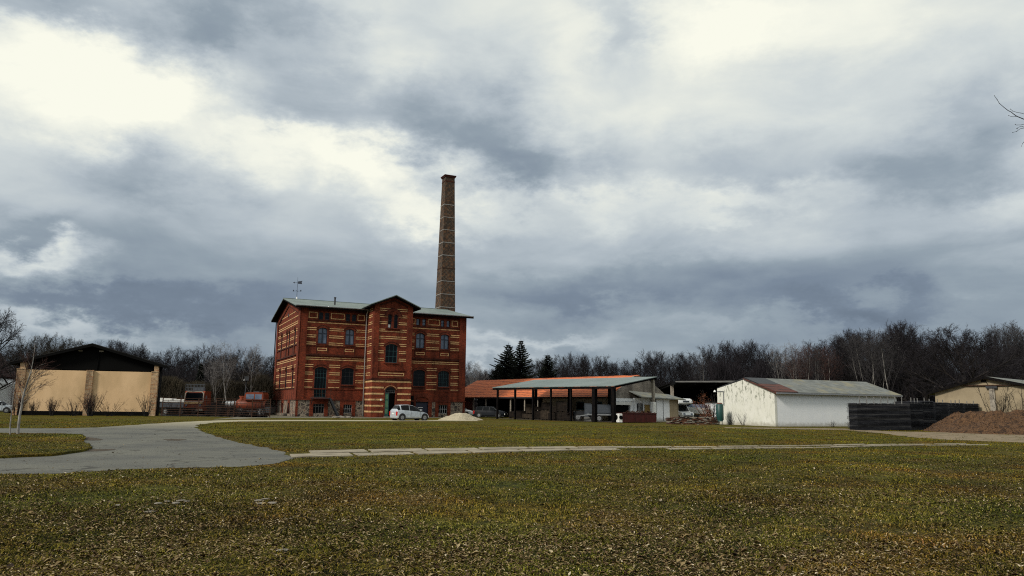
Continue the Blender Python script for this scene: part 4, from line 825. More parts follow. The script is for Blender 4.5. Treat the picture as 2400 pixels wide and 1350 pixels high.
# ------------------------------------------------------------------ long white shed
WC = G(1818.5, 999.5); WT = R(26); WLn, WWd = 16.8, 7.75
ws = thing('white_shed', (WC[0], WC[1], 0), WT, 'long low white rendered shed with a mossy grey roof and a flaking gable', 'shed')
m = MB(); m.box(.02, WLn, 0, .25, -.1, 3.15); m.box(WLn-.25, WLn, .25, WWd, -.1, 3.3); m.box(0, WLn, WWd-.25, WWd, -.1, 3.5); m.build('wall', M['whitelong'], ws)
m = MB(); m.prism([(-.01,-.1),(WWd,-.1),(WWd,3.58),(3.8,4.42),(-.01,3.17)], -.03, .24, ax='x'); m.build('gable_wall', M['whitegable'], ws)
m = MB(); m.prism([(-.38,3.06),(3.8,4.48),(WWd+.1,3.58),(WWd+.1,3.68),(3.8,4.6),(-.4,3.16)], 2.6, WLn+.35, ax='x'); wr = m.build('roof', M['asbestos'], ws)
m = MB(); m.prism([(-.38,3.08),(1.9,3.85),(1.9,3.98),(-.4,3.2)], -.18, 2.62, ax='x'); m.build('roof_patch', M['rusttile'], wr)
m = MB(); m.prism([(1.9,3.84),(3.8,4.49),(WWd+.02,3.6),(WWd+.02,3.68),(3.8,4.62),(1.9,3.97)], .0, 2.62, ax='x'); m.build('dark_roof_patch', M['iron'], wr)
m = MB(); m.prism([(-.42,2.98),(3.8,4.42),(3.8,4.56),(-.42,3.12)], -.24, -.17, ax='x'); m.build('verge_board', M['rusttile'], wr)
m = MB(); m.box(-.2, WLn+.35, -.5, -.38, 2.98, 3.12); m.build('gutter', M['zinc'], wr)
m = MB(); m.bar((-.1,WWd-.1,3.3), (-.1,WWd-1.0,3.3), .06); m.bar((-.1,WWd-1.0,3.3), (-.1,WWd-1.0,1.9), .06); m.build('bracket_pipe', M['zinc'], ws)
cyl = thing('green_tank', (*G(1688,995.5),0), 0, 'upright dark green tank on legs at the corner of the white shed', 'tank')
m = MB(); m.tube([(0,0,.32),(0,0,.5),(0,0,1.95),(0,0,2.05)], [.25,.36,.36,.25], 14); m.build('body', M['tankgreen'], cyl)
for a in range(3): m = MB(); m.bar((.2*math.cos(a*2.1),.2*math.sin(a*2.1),-.02), (.2*math.cos(a*2.1),.2*math.sin(a*2.1),.4), .05); m.build('leg', M['iron'], cyl)
m = MB(); m.tube([(0,0,2.02),(0,0,2.14)], [.3,.2], 12); m.build('cap', M['rusttile'], cyl)
# wall lamp on a bracket
wlp = thing('bracket_lamp', (*W(1675,916,77.2),), 0, 'small white lamp on a thin bracket at the corner of the flaking gable', 'lamp'); m = MB(); m.tube([(0,0,-.12),(0,0,.08)], [.14,.05], 10); m.build('shade', M['white'], wlp); m = MB(); m.bar((0,0,.05), (.45,0,.12), .03); m.build('arm', M['iron'], wlp)
# ------------------------------------------------------------------ ochre shed at the right edge
RX, RY = XD(2192, 76, 935), 76.0; rs_ = thing('ochre_shed', (RX, RY, 0), R(-50), 'ochre rendered gabled shed with a rusty beam at the right edge', 'shed')
RWd = 12.0; rz = lambda px, py: W(px, py, 76)[2]
m = MB(); m.prism([(0,0),(RWd,0),(RWd,3.0),(4.7,4.8),(3.0,4.3),(0,3.4)], 0, .3); m.build('wall', M['plaster2'], rs_)
m = MB(); m.prism([(-.75,3.2),(3.0,4.36),(4.7,4.82),(RWd+.8,2.92),(RWd+.8,3.02),(4.7,4.94),(3.0,4.48),(-.8,3.32)], -.4, 14); m.build('roof', M['asbestos'], rs_)
m = MB(); m.prism([(-.8,3.1),(3.0,4.24),(4.7,4.70),(RWd+.8,2.78),(RWd+.8,3.03),(4.7,4.96),(3.0,4.5),(-.85,3.34)], -.5, -.4); m.build('verge', M['darkwood'], rs_)
m = MB(); m.box(2.7, 7.4, -.2, -.02, 4.02, 4.12); m.build('beam', M['rust'], rs_)
m = MB(); m.box(4.95, 5.4, -.25, 0, 0, 3.82); m.build('pier', M['conc2'], rs_); m = MB(); m.box(4.7, 5.65, -.3, -.03, 3.78, 4.01); m.build('pad', M['iron'], rs_)
m = MB(); m.box(4.3, 4.7, -.15, 0, 4.42, 4.6); m.bar((4.7,-.1,4.45), (4.85,-.1,4.16), .05); m.build('flue_hole', M['black'], rs_)
# ------------------------------------------------------------------ stacks of dark boards with spacers
stk_px = [(2008,2133,60.5,943.5,7),(2133,2163,62.0,940,3),(2163,2193,63.0,939,2),(2193,2226,65.5,942,2),(2226,2262,68.5,943,3),(2262,2298,71.5,945,2),(2298,2328,74,947.5,1)]
slabels = ['widest stack of dark boards, nearest the white shed wall','dark board stack just right of the widest one','tallest dark board stack, its top highest in the row','dark board stack standing at the left corner of the ochre shed','dark board stack in front of the ochre shed wall','dark board stack rising behind the foot of the mulch heap','last and farthest dark board stack beside the white pipe']
rb_ = random.Random(3)
for i, (p0, p1, D, ty, ns) in enumerate(stk_px):
    x0 = XD(p0, D); x1 = XD(p1, D+(.5 if i == 0 else 1.0)); zt = W((p0+p1)/2, ty, D)[2]; wd_ = x1-x0
    st = thing('board_stack', (x0, D, 0), math.atan2(.5 if i == 0 else 1.0, wd_), slabels[i], 'board stack', 'stacks of dark boards beside the mulch heap')
    wd_ = math.hypot(wd_, 1)*.985; n = int(zt/.092); m = MB(); k = 0
    for j in range(n):
        z = .04+j*.092; y = rb_.uniform(-.03,.03); e0 = rb_.uniform(-.06,.02); e1 = rb_.uniform(-.03,.03)
        m.box(e0, wd_+e1, y, y+1.4, z, z+.036, 1 if rb_.random() < .32 else 0)
        if j % 1 == 0:
            for q in range(max(2, int(wd_/.9))+1): xx = .1+(wd_-.2)*q/max(2, int(wd_/.9)); m.box(xx-.03, xx+.03, y+.10, y+1.3, z+.036, z+.092, 0)
    m.box(.1, wd_-.1, .25, 1.3, .0, zt-.1, 2); m.build('boards', [M['plankdark'], M['plankmid'], M['black']], st)
    for q in range(ns):
        xx = .15+(wd_-.4)*(q+.3)/ns; m = MB(); m.bar((xx,.05,zt-.25), (xx+rb_.uniform(-.03,.03),.05,zt+(rb_.uniform(.42,.5) if i < 1 else rb_.uniform(.15,.3))), .05); m.build('stake', M['plank'], st)
# white pipe lying behind the mulch
wp = thing('white_pipe', W(2326,955,72), 0, 'short white plastic pipe lying at the end of the board stacks', 'pipe'); m = MB(); m.tube([(0,0,0),(1.3,.1,.06)], .1, 10); m.build('tube', M['white'], wp)
for x_ in (.15, 1.1): m = MB(); m.bar((x_,.03,-wp.location.z-.03), (x_,.03,-.09), .08); m.build('leg', M['plankmid'], wp)
# ------------------------------------------------------------------ heaps
def heap(name, cx, cy, rx, ry, h, mat, label, cat, seed, rot=0, flat=.0, amp=.12, n=64, ks=()):
    m = MB(); r = random.Random(seed); vs = []; ph = [(r.uniform(-4,4), r.uniform(-4,4), r.uniform(0,6)) for _ in range(14)]
    lx = rx*1.15; ly = ry*1.15
    for j in range(n+1):
        for i in range(n+1):
            u = -1.15+2.3*i/n; v = -1.15+2.3*j/n; d = math.hypot(u, v); t = max(0, 1-d*(1+.1*math.sin(3*math.atan2(v, u)+seed)))
            b = h*min(1, t*(1.25+flat))**.95; 
            for a, b2, p in ph: b += h*amp*.28*math.sin(a*u*4+b2*v*4+p)*min(1, t*3)
            vs.append((u*rx, v*ry, b*(1+r.uniform(-.035,.035))-.03+(r.uniform(-.02,.03) if t > 0 else 0)))
    fs = [(j*(n+1)+i, j*(n+1)+i+1, (j+1)*(n+1)+i+1, (j+1)*(n+1)+i) for j in range(n) for i in range(n)]
    m.add(vs, fs, smooth=False)
    if name == 'mulch_heap':
        for k in range(3200):
            v = vs[r.randrange(len(vs))]
            if v[2] < .02 and r.random() < .9: continue
            s = r.uniform(.025,.075)*(1.8 if r.random() < .06 else 1); c_ = Vector(v)+Vector((r.uniform(-.06,.06), r.uniform(-.06,.06), s*.3)); a_, b_ = [Vector((r.uniform(-1,1), r.uniform(-1,1), r.uniform(-.5,.5))).normalized() for _ in range(2)]
            m.add([c_-a_*s, c_+b_*s*.6, c_+a_*s, c_-b_*s*.6, c_+Vector((0,0,s*.7))], [(0,1,4),(1,2,4),(2,3,4),(3,0,4)])
    o = m.build(name, mat, None, (cx, cy, 0), rot); return tag(o, label, cat)
sx_, sy_ = G(1078, 984.0); heap('sand_heap', sx_+.1, sy_-.3, 2.45, 2.1, .74, M['sand'], 'pale sand heap in front of the factory right of the silver hatchback', 'sand heap', 3, amp=.05)
mx = XD(2375, 59.5); heap('mulch_heap', mx, 58.5, 7.6, 5.2, 1.36, M['mulch'], 'long brown mulch heap beside the board stacks at the right edge', 'mulch heap', 5, flat=1.6, amp=.13, n=130)
# mulch chips breaking up the heap surface
# brick pile
bp = MB(); r = random.Random(8); A = Vector(G(1569,994.5)); B = Vector(G(1682,995.5)); dd_ = B-A; bl = dd_.length
for j in range(9):
    z = j*.082; x = -.1+r.uniform(0,.15)
    while x < bl:
        l = r.uniform(.2,.3)
        if j < 7 or r.random() < .55: bp.box(x, x+l-.02, r.uniform(-.05,.05), .9, z, z+.07+r.uniform(-.01,.01), r.choice((0,0,1,2)))
        x += l
bo = bp.build('brick_pile', [brickmat('loose_brick', (.2,.085,.05), (.14,.055,.035), (.2,.16,.12)), M['oldstone'], M['crate']], None, (A.x, A.y, 0), math.atan2(dd_.y, dd_.x)); tag(bo, 'low stacked wall of old red bricks in front of the motorhome', 'brick pile')
# rubble in front of the factory
r = random.Random(4)
for i in range(14):
    px = 783+i*3.2+r.uniform(-2,2); x, y = G(px, 979.5+r.uniform(-1,1)); o = bpy.data.objects.new('rubble_stone', sm_[i % 4]); COL.objects.link(o); s = r.uniform(.14,.26); o.location = (x, y, .06); o.scale = (s*1.3, s, s*1.3); o.rotation_euler = (r.uniform(-.3,.3), r.uniform(-.3,.3), r.uniform(0,3)); tag(o, 'pale rubble stone heaped at the foot of the factory wall', 'stone', 'rubble stones before the factory wall')
# ------------------------------------------------------------------ vehicles
def wheel(parent, x, y, r, w_, side, name='wheel'):
    m = MB(); m.cyl((x, y, r), (0,1,0), r, w_, 20); o = m.build(name, M['rubber'], parent)
    h = MB(); yy = y+side*(w_/2+.006); h.cyl((x, yy, r), (0,1,0), r*.62, .02, 16)
    h.cyl((x, yy+side*.012, r), (0,1,0), r*.16, .02, 8)
    for k in range(6): a = k*math.pi/3; h.bar((x, yy+side*.012, r), (x+math.cos(a)*r*.58, yy+side*.012, r+math.sin(a)*r*.58), .035, .02)
    h.build('rim', M['hub'], o); return o
def car_build(name, loc, rz, label, st, paint, wb=(-1.28,1.28), wr=.31, wagon=False, cat='car'):
    """st: stations (x, half width, z bottom, z belt, z roof, roof half width, glass?) from rear to front"""
    root = thing(name, (*loc, 0), rz, label, cat); body = MB(); ns = len(st)
    def ring(s):
        x, hw, zb, zl, zr, rw, g = s
        return [(x,0,zb),(x,hw*.86,zb),(x,hw,zb+.14),(x,hw,(zb+zl)/2+.06),(x,hw*.965,zl),(x,rw,zr-.045),(x,rw*.82,zr),(x,0,zr)]
    def full(s): a = ring(s); return a+[(p[0],-p[1],p[2]) for p in reversed(a[1:-1])]
    rings = [full(s) for s in st]; n = len(rings[0]); vs = [p for rg in rings for p in rg]; bf = []; gl = {'left':[], 'right':[]}
    for i in range(ns-1):
        for k in range(n):
            f = (i*n+k, i*n+(k+1) % n, (i+1)*n+(k+1) % n, (i+1)*n+k)
            if st[i][6] == 1 and k in (4,): gl['left'].append(f)
            elif st[i][6] == 1 and k in (9-0,): gl['right'].append(f)
            elif st[i][6] == 2 and k in (4,5,6,7,8,9): gl.setdefault('screen%d' % (i > ns/2), []).append(f)
            else: bf.append(f)
    bf += [tuple(range(n)), tuple((ns-1)*n+k for k in range(n))]
    body.add(vs, bf, smooth=True); b = body.build('body', paint, root)
    b.data.set_sharp_from_angle(angle=R(38)) if hasattr(b.data, 'set_sharp_from_angle') else None
    for k, fs in gl.items():
        if fs: m = MB(); m.add(vs, fs); m.build('side_window' if k in ('left','right') else ('windscreen' if k.endswith('1') else 'rear_window'), M['glassdark'], b)
    hw = max(s[1] for s in st)
    for x in wb:
        for sd_ in (-1, 1):
            m = MB(); m.cyl((x, sd_*(hw-.09), wr+.04), (0,1,0), wr+.07, .2, 20); m.build('wheel_arch', M['rubber'], b); wheel(root, x, sd_*(hw-.095), wr, .215, sd_)
    for sd_ in (-1, 1):
        x = st[0][0]; m = MB(); m.box(x-.03, x+.22, sd_*(st[1][1])-.13*(sd_ > 0)-.02, sd_*(st[1][1])+.13*(sd_ < 0)+.02, st[0][3]-.28, st[0][3]+.12); m.build('tail_lamp', M['red_lamp'], root)
        x = st[-1][0]; m = MB(); m.box(x-.25, x+.0, sd_*(st[-2][1]-.3), sd_*(st[-2][1]-.02), st[-1][3]-.16, st[-1][3]+.02); m.build('headlight', M['white'], root)
        m = MB(); m.box(.72, .86, sd_*(hw+.02), sd_*(hw+.16), 1.0, 1.13); m.build('mirror', paint, root)
    m = MB(); m.box(st[0][0]-.02, st[0][0]+.1, -.26, .26, .62, .74); m.build('number_plate', M['white'], root)
    m = MB(); m.box(st[0][0]+.1, st[-1][0]-.1, -hw*.92, hw*.92, .17, .26); m.build('sill', M['rubber'], b)
    m = MB()
    for sd_ in (-1,1): m.box(-.32, -.30, sd_*(hw+.002)-.004, sd_*(hw+.002)+.004, .4, .92); m.box(.78, .8, sd_*(hw+.002)-.004, sd_*(hw+.002)+.004, .4, .92)
    m.build('door_seam', M['rubber'], b)
    return root
hatch = [(-1.86,.70,.32,.78,.84,.58,0),(-1.83,.79,.25,.92,.98,.62,0),(-1.74,.85,.2,1.04,1.16,.63,2),(-1.50,.875,.18,1.05,1.50,.60,0),(-1.38,.88,.18,1.06,1.55,.60,1),(-1.0,.88,.18,1.03,1.58,.61,1),(-.47,.88,.18,.99,1.585,.62,0),(-.43,.88,.18,.985,1.58,.62,1),
 (.0,.88,.18,.95,1.52,.61,1),(.45,.88,.18,.91,1.35,.6,1),(.85,.88,.18,.88,1.12,.62,2),(1.12,.87,.18,.85,.94,.66,0),(1.42,.84,.2,.77,.83,.62,0),(1.68,.77,.23,.66,.70,.55,0),(1.82,.64,.28,.54,.58,.45,0),(1.88,.5,.34,.47,.51,.4,0)]
rw_, fw_ = Vector(G(941,985.6)), Vector(G(994,985.9)); cc = (rw_+fw_)/2; hd = R(36)
car_build('silver_hatchback', (cc.x-.42, cc.y+.55), hd, 'silver small hatchback parked before the factory door', hatch, M['silver'])
wagon = [(-2.2,.68,.3,.78,.84,.6,0),(-2.16,.8,.24,.92,1.0,.62,2),(-1.85,.85,.2,.95,1.36,.62,0),(-1.78,.86,.18,.95,1.40,.6,1),(-.9,.86,.18,.94,1.45,.6,0),(-.82,.86,.18,.93,1.45,.6,1),(-.0,.86,.18,.92,1.45,.6,0),(.08,.86,.18,.92,1.45,.6,1),(.55,.86,.18,.92,1.38,.58,2),(1.12,.85,.18,.92,1.0,.6,0),(1.8,.82,.22,.82,.86,.58,0),(2.12,.72,.26,.66,.7,.5,0),(2.2,.6,.3,.55,.58,.45,0)]
D = 101; car_build('dark_estate_car', (XD(1150, D), D), R(-16), 'dark blue estate car parked under the left end of the tiled barn', wagon, M['carblack'], wb=(-1.35,1.3))
D = 104; car_build('white_car', (XD(1086, D)-.6, D), R(-12), 'white car peeping out behind the right corner of the factory', wagon, M['carwhite'], wb=(-1.35,1.3))
D = 92; car_build('silver_estate_car', (XD(2, D)-.6, D), R(20), 'silver estate car at the left edge beside the tan shed', wagon, M['silver'], wb=(-1.35,1.3))
# motorhome
D = 97; mh = thing('motorhome', (XD(1590, D), D, 0), R(-62), 'white motorhome with an overcab bunk behind the brick pile', 'motorhome')
m = MB(); m.prism([(-4.2,.5),(-.1,.5),(-.1,2.0),(1.35,2.1),(1.5,2.25),(1.35,2.62),(1.0,2.78),(-4.2,2.8)], -1.1, 1.1); m.build('body', M['carwhite'], mh)
m = MB(); m.prism([(-.1,.45),(1.75,.45),(1.85,.7),(1.75,1.0),(1.05,1.15),(.5,1.95),(-.1,1.95)], -.95, .95); cb_ = m.build('cab', M['carwhite'], mh)
m = MB(); m.add([(1.08,-.82,1.16),(1.08,.82,1.16),(.55,.8,1.92),(.55,-.8,1.92)], [(0,1,2,3)], T=lambda x,y,z:(x+.02,y,z+.02)); m.build('windscreen', M['glassdark'], cb_)
m = MB(); m.add([(.0,-.97,1.15),(.9,-.97,1.15),(.45,-.97,1.85),(.0,-.97,1.85)], [(0,1,2,3)]); m.add([(.0,.97,1.15),(.9,.97,1.15),(.45,.97,1.85),(.0,.97,1.85)], [(0,1,2,3)]); m.build('side_window', M['glassdark'], cb_)
m = MB(); m.box(1.5, 1.53, -.5, .5, 2.32, 2.5); m.build('emblem_panel', M['bluegrey'], mh); m = MB(); m.box(1.80, 1.88, -.7, .7, .5, .66); m.build('bumper', M['iron'], cb_)
for sd_ in (-1,1):
    m = MB(); m.box(1.74, 1.84, sd_*.6-.16, sd_*.6+.16, .72, .92); m.build('headlight', M['glasslite'], cb_)
    for x in (1.1,-2.8): wheel(mh, x, sd_*.88, .36, .22, sd_)
# boat on a trailer
D = 99; bt = thing('white_boat', (XD(1626, D), D, 0), R(-8), 'white cabin boat on a trailer behind the leaning dead shrub', 'boat')
m = MB(); st_ = []
for i in range(9):
    t = i/8; x = -2.4+4.8*t; hw = 1.0*(1-.12*(1-t))*math.sqrt(max(.02, 1-(1-min(1, t*2.2))**2)); st_.append([(x, 0, .62+.55*(1-t)**3),(x, hw*.75, .8+.4*(1-t)**2),(x, hw, 1.55+.25*(1-t)),(x, 0, 1.6+.25*(1-t)),(x, -hw, 1.55+.25*(1-t)),(x, -hw*.75, .8+.4*(1-t)**2)])
vs = [p for r in st_ for p in r]; fs = [(i*6+k, i*6+(k+1) % 6, (i+1)*6+(k+1) % 6, (i+1)*6+k) for i in range(8) for k in range(6)]+[tuple(range(6)), tuple(48+k for k in range(6))]
m.add(vs, fs); m.build('hull', M['carwhite'], bt)
m = MB(); m.prism([(-1.0,1.65),(1.8,1.6),(1.6,2.05),(-.2,2.1)], -.7, .7); m.build('cabin', M['glasslite'], bt)
m = MB(); m.bar((-2.5,0,.55), (2.2,0,.55), .1); 
for s_ in (-.7,.7): m.bar((-1.5,s_,.6), (1.8,s_,.6), .08)
m.build('trailer', M['iron'], bt)
for s_ in (-1,1): wheel(bt, .7, s_*.85, .3, .18, s_)
# red skip tank
A = Vector(G(1452,991)); B = Vector((A.x+4.1, A.y+1.6)); rt = thing('red_steel_tank', (A.x, A.y, 0), math.atan2(1.6,4.1), 'long dark red steel tank with a holed white end, lying on the lawn edge', 'tank'); ln_ = (B-A).length
m = MB(); m.box(.35, ln_, 0, 1.3, .05, .98); 
for k in range(4): m.box(.4+k*(ln_-.5)/3, .48+k*(ln_-.5)/3, -.04, 0, .05, 1.0)
m.box(.3, ln_+.03, -.06, 1.36, .95, 1.02); m.build('body', M['redpaint'], rt)
m = MB(); m.prism([(0,.05),(.35,.05),(.35,.95),(0,.9)], .02, 1.28); we = m.build('white_end', M['white'], rt)
m = MB(); m.cyl((.17,.0,.55), (0,1,0), .2, .05, 16); m.cyl((-.01,.6,.55), (1,0,0), .25, .03, 16); m.build('hole', M['black'], we)
m = MB(); r = random.Random(2)
for k in range(40): x = r.uniform(1.2,ln_-.2); m.bar((x, r.uniform(.1,1.2), 1.0), (x+r.uniform(-.6,.6), r.uniform(.1,1.2), 1.05+r.uniform(0,.22)), .05)
m.build('scrap_load', M['rust'], rt)
# grey trailer
D = 82.5; tr = thing('grey_trailer', (XD(1404, D), D, 0), R(-6), 'blue-grey flat-sided trailer under the right end of the metal roof', 'trailer')
m = MB(); m.box(-1.15, 1.25, 0, .1, .95, 1.85); m.box(-1.15, 1.25, 1.5, 1.6, .95, 1.85); m.box(1.15, 1.25, .1, 1.5, .95, 1.85); m.box(-1.15, 1.25, .1, 1.5, .85, .95); m.build('side_panel', M['bluegrey'], tr)
m = MB(); m.box(-1.3, 1.3, -.05, 1.65, .68, .84); m.bar((-1.3,.8,.72), (-2.3,.8,.55), .1); m.build('chassis', M['zinc'], tr)
for s_, y in ((-1,.0),(1,1.6)): wheel(tr, 0, y, .36, .2, s_)
tt = thing('tall_grey_crate', (XD(1377, 84), 84, 0), R(-10), 'narrow blue-grey upright box left of the flat-sided trailer', 'box'); m = MB(); m.box(-.35, .35, 0, .6, .5, 1.9); m.box(-.38, .38, -.03, .63, 1.9, 1.96); m.build('case', M['bluegrey'], tt)
m = MB(); m.box(-.4, .4, -.05, .65, 0, .5); m.build('base', M['plank'], tt)
# loader with bent arm
D = 87; ld_ = thing('compact_loader', (XD(1362, D), D, 0), R(180), 'dark compact loader with its arm raised beside the barn wall', 'loader')
m = MB(); m.prism([(-1.3,.45),(.9,.45),(.9,1.0),(.1,1.15),(-.2,1.1),(-1.3,1.2)], -.6, .6); m.build('body', M['iron'], ld_)
m = MB(); m.bar((-1.2,-.45,1.0), (-1.9,-.45,2.3), .16); m.bar((-1.2,.45,1.0), (-1.9,.45,2.3), .16); m.bar((-1.2,-.45,1.05), (1.0,-.45,.8), .14); m.bar((-1.2,.45,1.05), (1.0,.45,.8), .14); m.build('arm', M['iron'], ld_)
m = MB(); m.prism([(1.0,.3),(1.7,.3),(1.75,.55),(1.2,1.1),(1.0,1.1)], -.8, .8); m.build('bucket', M['rust'], ld_)
for x in (-.8,.45):
    for s_ in (-1,1): wheel(ld_, x, s_*.72, .4, .26, s_)
# crates and pallets under the metal roof
def crate(px, D, w_, h, z0, mat, label, dy=1.0, rz=-12):
    o = thing('wooden_crate', (XD(px, D), D, z0), R(rz), label, 'crate', 'crates stacked under the metal roof'); m = MB()
    m.box(-w_/2+.02, w_/2-.02, .02, dy-.02, .1, h-.02)
    n_ = max(2, int(h/.16))
    for k in range(n_): zz = .1+(h-.1)*k/n_; m.box(-w_/2, w_/2, 0, dy, zz+.015, zz+(h-.1)/n_-.015)
    for xx in (-w_/2, 0, w_/2): m.box(xx-.05, xx+.05, -.025, 0, .1, h)
    m.build('box', mat, o); m = MB()
    for xx in (-w_/2+.05, 0, w_/2-.05): m.box(xx-.05, xx+.05, .0, dy, 0, .1)
    m.build('pallet', M['crate'], o); return o
D = 92
CR = [(1236,97,.95,.65,0,'crate2','pale slatted crate, lower left under the metal roof'),(1242,97,.75,1.2,.65,'crate2','tall pale crate on the lower left slatted crate'),(1262,94,1.1,1.05,0,'crate','brown crate second from the left on the ground'),(1262,94,1.0,.5,1.05,'crate','flat brown crate lying on the second ground crate'),
 (1279,92,.95,1.1,0,'crate2','pale square crate near the third post from the left'),(1281,92,.95,.95,1.1,'crate','dark crate on the pale square crate'),(1297,90,1.0,.85,0,'crate','brown crate beside the pale square crate'),(1297,90,.8,.75,.85,'crate','smaller crate stacked between the middle posts'),(1314,88,1.1,.95,0,'crate','wide brown crate at the middle post'),(1316,88,1.0,1.1,.95,'crate','upright dark crate against the barn doorway'),
 (1331,87,.9,.6,0,'crate','low crate left of the loader'),(1222,99,1.1,1.0,0,'crate','dark crate behind the pale slatted crate'),(1206,101,1.2,.9,0,'crate','dark crate to the right of the estate car')]
for px, D, w_, h, z0, mt, lb in CR: crate(px, D-2.5 if px > 1250 else D-4, w_*1.15, h, z0, M[mt], lb)
# ------------------------------------------------------------------ left yard: orange vehicles behind the rail fence
D = 91; tk = thing('orange_cab_truck', (XD(457, D), D, 0), R(-90), 'orange truck facing the lawn with a white-framed windscreen and ladder rack', 'truck')
# local +x is forward
m = MB(); m.prism([(-1.6,.55),(.55,.55),(.6,1.0),(.5,1.75),(.35,2.75),(.2,2.9),(-1.6,2.9)], -1.18, 1.18, 0); m.build('cab', M['orange'], tk)
m = MB(); m.add([(.505,-1.0,1.78),(.505,1.0,1.78),(.375,.98,2.68),(.375,-.98,2.68)], [(0,1,2,3)], T=lambda x,y,z:(x+.02,y,z)); ws_ = m.build('windscreen', M['glassdark'], tk)
m = MB()
for s_ in (-1,1): m.bar((.56,s_*1.12,1.6), (.45,s_*1.1,2.6), .09); m.bar((.45,s_*1.1,2.6), (.38,s_*.85,2.85), .09)
m.bar((.38,-.85,2.86), (.38,.85,2.86), .08); m.bar((.6,-1.1,1.62), (.6,1.1,1.62), .09); m.build('windscreen_frame', M['conc2'], ws_)
m = MB(); m.box(.58, .66, -1.1, 1.1, 1.4, 1.55); m.build('light_band', M['cream'], tk)
for s_ in (-1,1): m = MB(); m.cyl((.62,s_*.85,1.2), (1,0,0), .13, .06, 14); m.build('headlight', M['glasslite'], tk); wheel(tk, -.6, s_*1.0, .48, .28, s_); m = MB(); m.bar((.5,s_*1.2,2.2), (.6,s_*1.5,2.2), .03); m.box(.55, .62, s_*1.5-.08, s_*1.5+.08, 1.95, 2.35); m.build('mirror', M['iron'], tk)
m = MB(); m.box(.55, .78, -1.15, 1.15, .55, .8); m.build('bumper', M['conc2'], tk)
m = MB(); m.box(-5.5, -1.7, -1.1, 1.1, .8, 1.6); m.build('load_bed', M['iron'], tk)
m = MB()
for z in (2.98,3.35,3.72): m.bar((-.2,-1.4,z), (-.2,.9,z), .05)
for k in range(14): y = -1.4+k*.177; m.bar((-.2,y,2.98), (-.2,y,3.72), .035)
m.box(-.8, -.2, -.5, .8, 2.95, 3.3); m.build('ladder_rack', M['bluegrey'], tk)
D = 93; t2 = thing('orange_tank_truck', (XD(591, D), D, 0), R(180), 'old orange truck with a rounded bonnet, side on next to the factory', 'truck')
# local +x forward = picture left
m = MB(); m.prism([(-1.6,1.9),(.75,1.9),(.85,2.1),(.6,2.75),(.4,2.85),(-1.5,2.85),(-1.62,2.6)], -1.0, 1.0); cbb = m.build('cab', M['orange'], t2)
for s_ in (-1,1):
    m = MB(); m.box(-.45, .5, s_*1.005-.004, s_*1.005+.004, 2.0, 2.62); m.box(-1.4, -.6, s_*1.005-.004, s_*1.005+.004, 2.0, 2.62); g_ = m.build('side_window', M['glasslite'] if s_ > 0 else M['glasslite'], cbb)
m = MB(); pts = []; m.tube([(-1.7,0,1.3),(-1.55,0,1.3),(1.5,0,1.3),(1.85,0,1.28),(2.0,0,1.25)], [.5,.78,.78,.6,.25], 18); m.build('tank_body', M['orange'], t2)
m = MB(); m.tube([(1.25,.3,1.9),(1.25,.3,2.3)], [.25,.28], 12); m.tube([(1.25,.3,2.3),(1.25,.3,2.4)], [.34,.34], 12); m.build('air_filter', M['orange'], t2)
m = MB(); m.box(-2.3, 2.1, -.5, .5, .5, .68); m.box(-2.6, -1.8, -.9, .9, .4, 1.1); m.build('chassis', M['iron'], t2)
m = MB(); m.bar((-1.3,-.9,2.98), (.2,-.9,2.98), .05); m.box(-.9, -.2, -.5, .5, 2.85, 2.98); m.build('roof_beacon', M['iron'], t2)
for x in (-1.4,1.2):
    for s_ in (-1,1): wheel(t2, x, s_*.85, .5, .3, s_)
D = 112; vn = thing('white_van', (XD(631, D), D, 0), R(180), 'white van half hidden behind the left corner of the factory', 'van')
m = MB(); m.prism([(-1.6,.5),(2.0,.5),(2.2,1.1),(1.7,2.3),(1.5,2.75),(-1.6,2.8)], -.95, .95); m.build('body', M['carwhite'], vn)
m = MB()
for x in (-1.2,-.3,.6): m.box(x, x+.65, .952, .96, 1.2, 2.2)
m.build('side_window', M['glassdark'], vn)
for x in (-1,1.3):
    for s_ in (-1,1): wheel(vn, x, s_*.8, .35, .22, s_)
D = 93; gt_ = thing('grey_cylinder_tank', (XD(549, D), D, 0), R(4), 'horizontal ribbed grey tank between the two orange trucks', 'tank')
m = MB(); m.tube([(-1.1,0,1.35),(-1.0,0,1.35),(1.2,0,1.35),(1.3,0,1.35)], [.3,.42,.42,.3], 16); m.build('body', M['zinc'], gt_)
for x in (-.8,-.4,0,.4,.8): m = MB(); m.tube([(x,0,1.35),(x+.05,0,1.35)], .45, 16); m.build('rib', M['plank'], gt_)
m = MB(); m.box(-1, -.85, -.3, .3, 0, 1); m.box(.85, 1, -.3, .3, 0, 1); m.build('stand', M['iron'], gt_)
D = 93; sb = thing('white_flatbed_trailer', (XD(398, D), D, 0), R(3), 'low pale flatbed trailer just right of the tan shed', 'trailer')
m = MB(); m.box(-1.4, 2.6, 0, 1.8, 1.55, 1.65); m.box(-1.4, 2.6, -.02, .02, 1.65, 1.72); m.build('bed', M['carwhite'], sb)
m = MB(); m.box(-1.3, .1, 0, 1.6, 1.66, 2.05); m.box(.3, 2.4, .2, 1.3, 1.66, 1.9); m.build('white_sheet_load', M['white'], sb)
m = MB(); m.box(-1.3, 2.5, .1, 1.7, .9, 1.5); m.build('side_panel', M['bluegrey'], sb)
for x in (-.4,1.4): wheel(sb, x, -.05, .42, .22, -1)
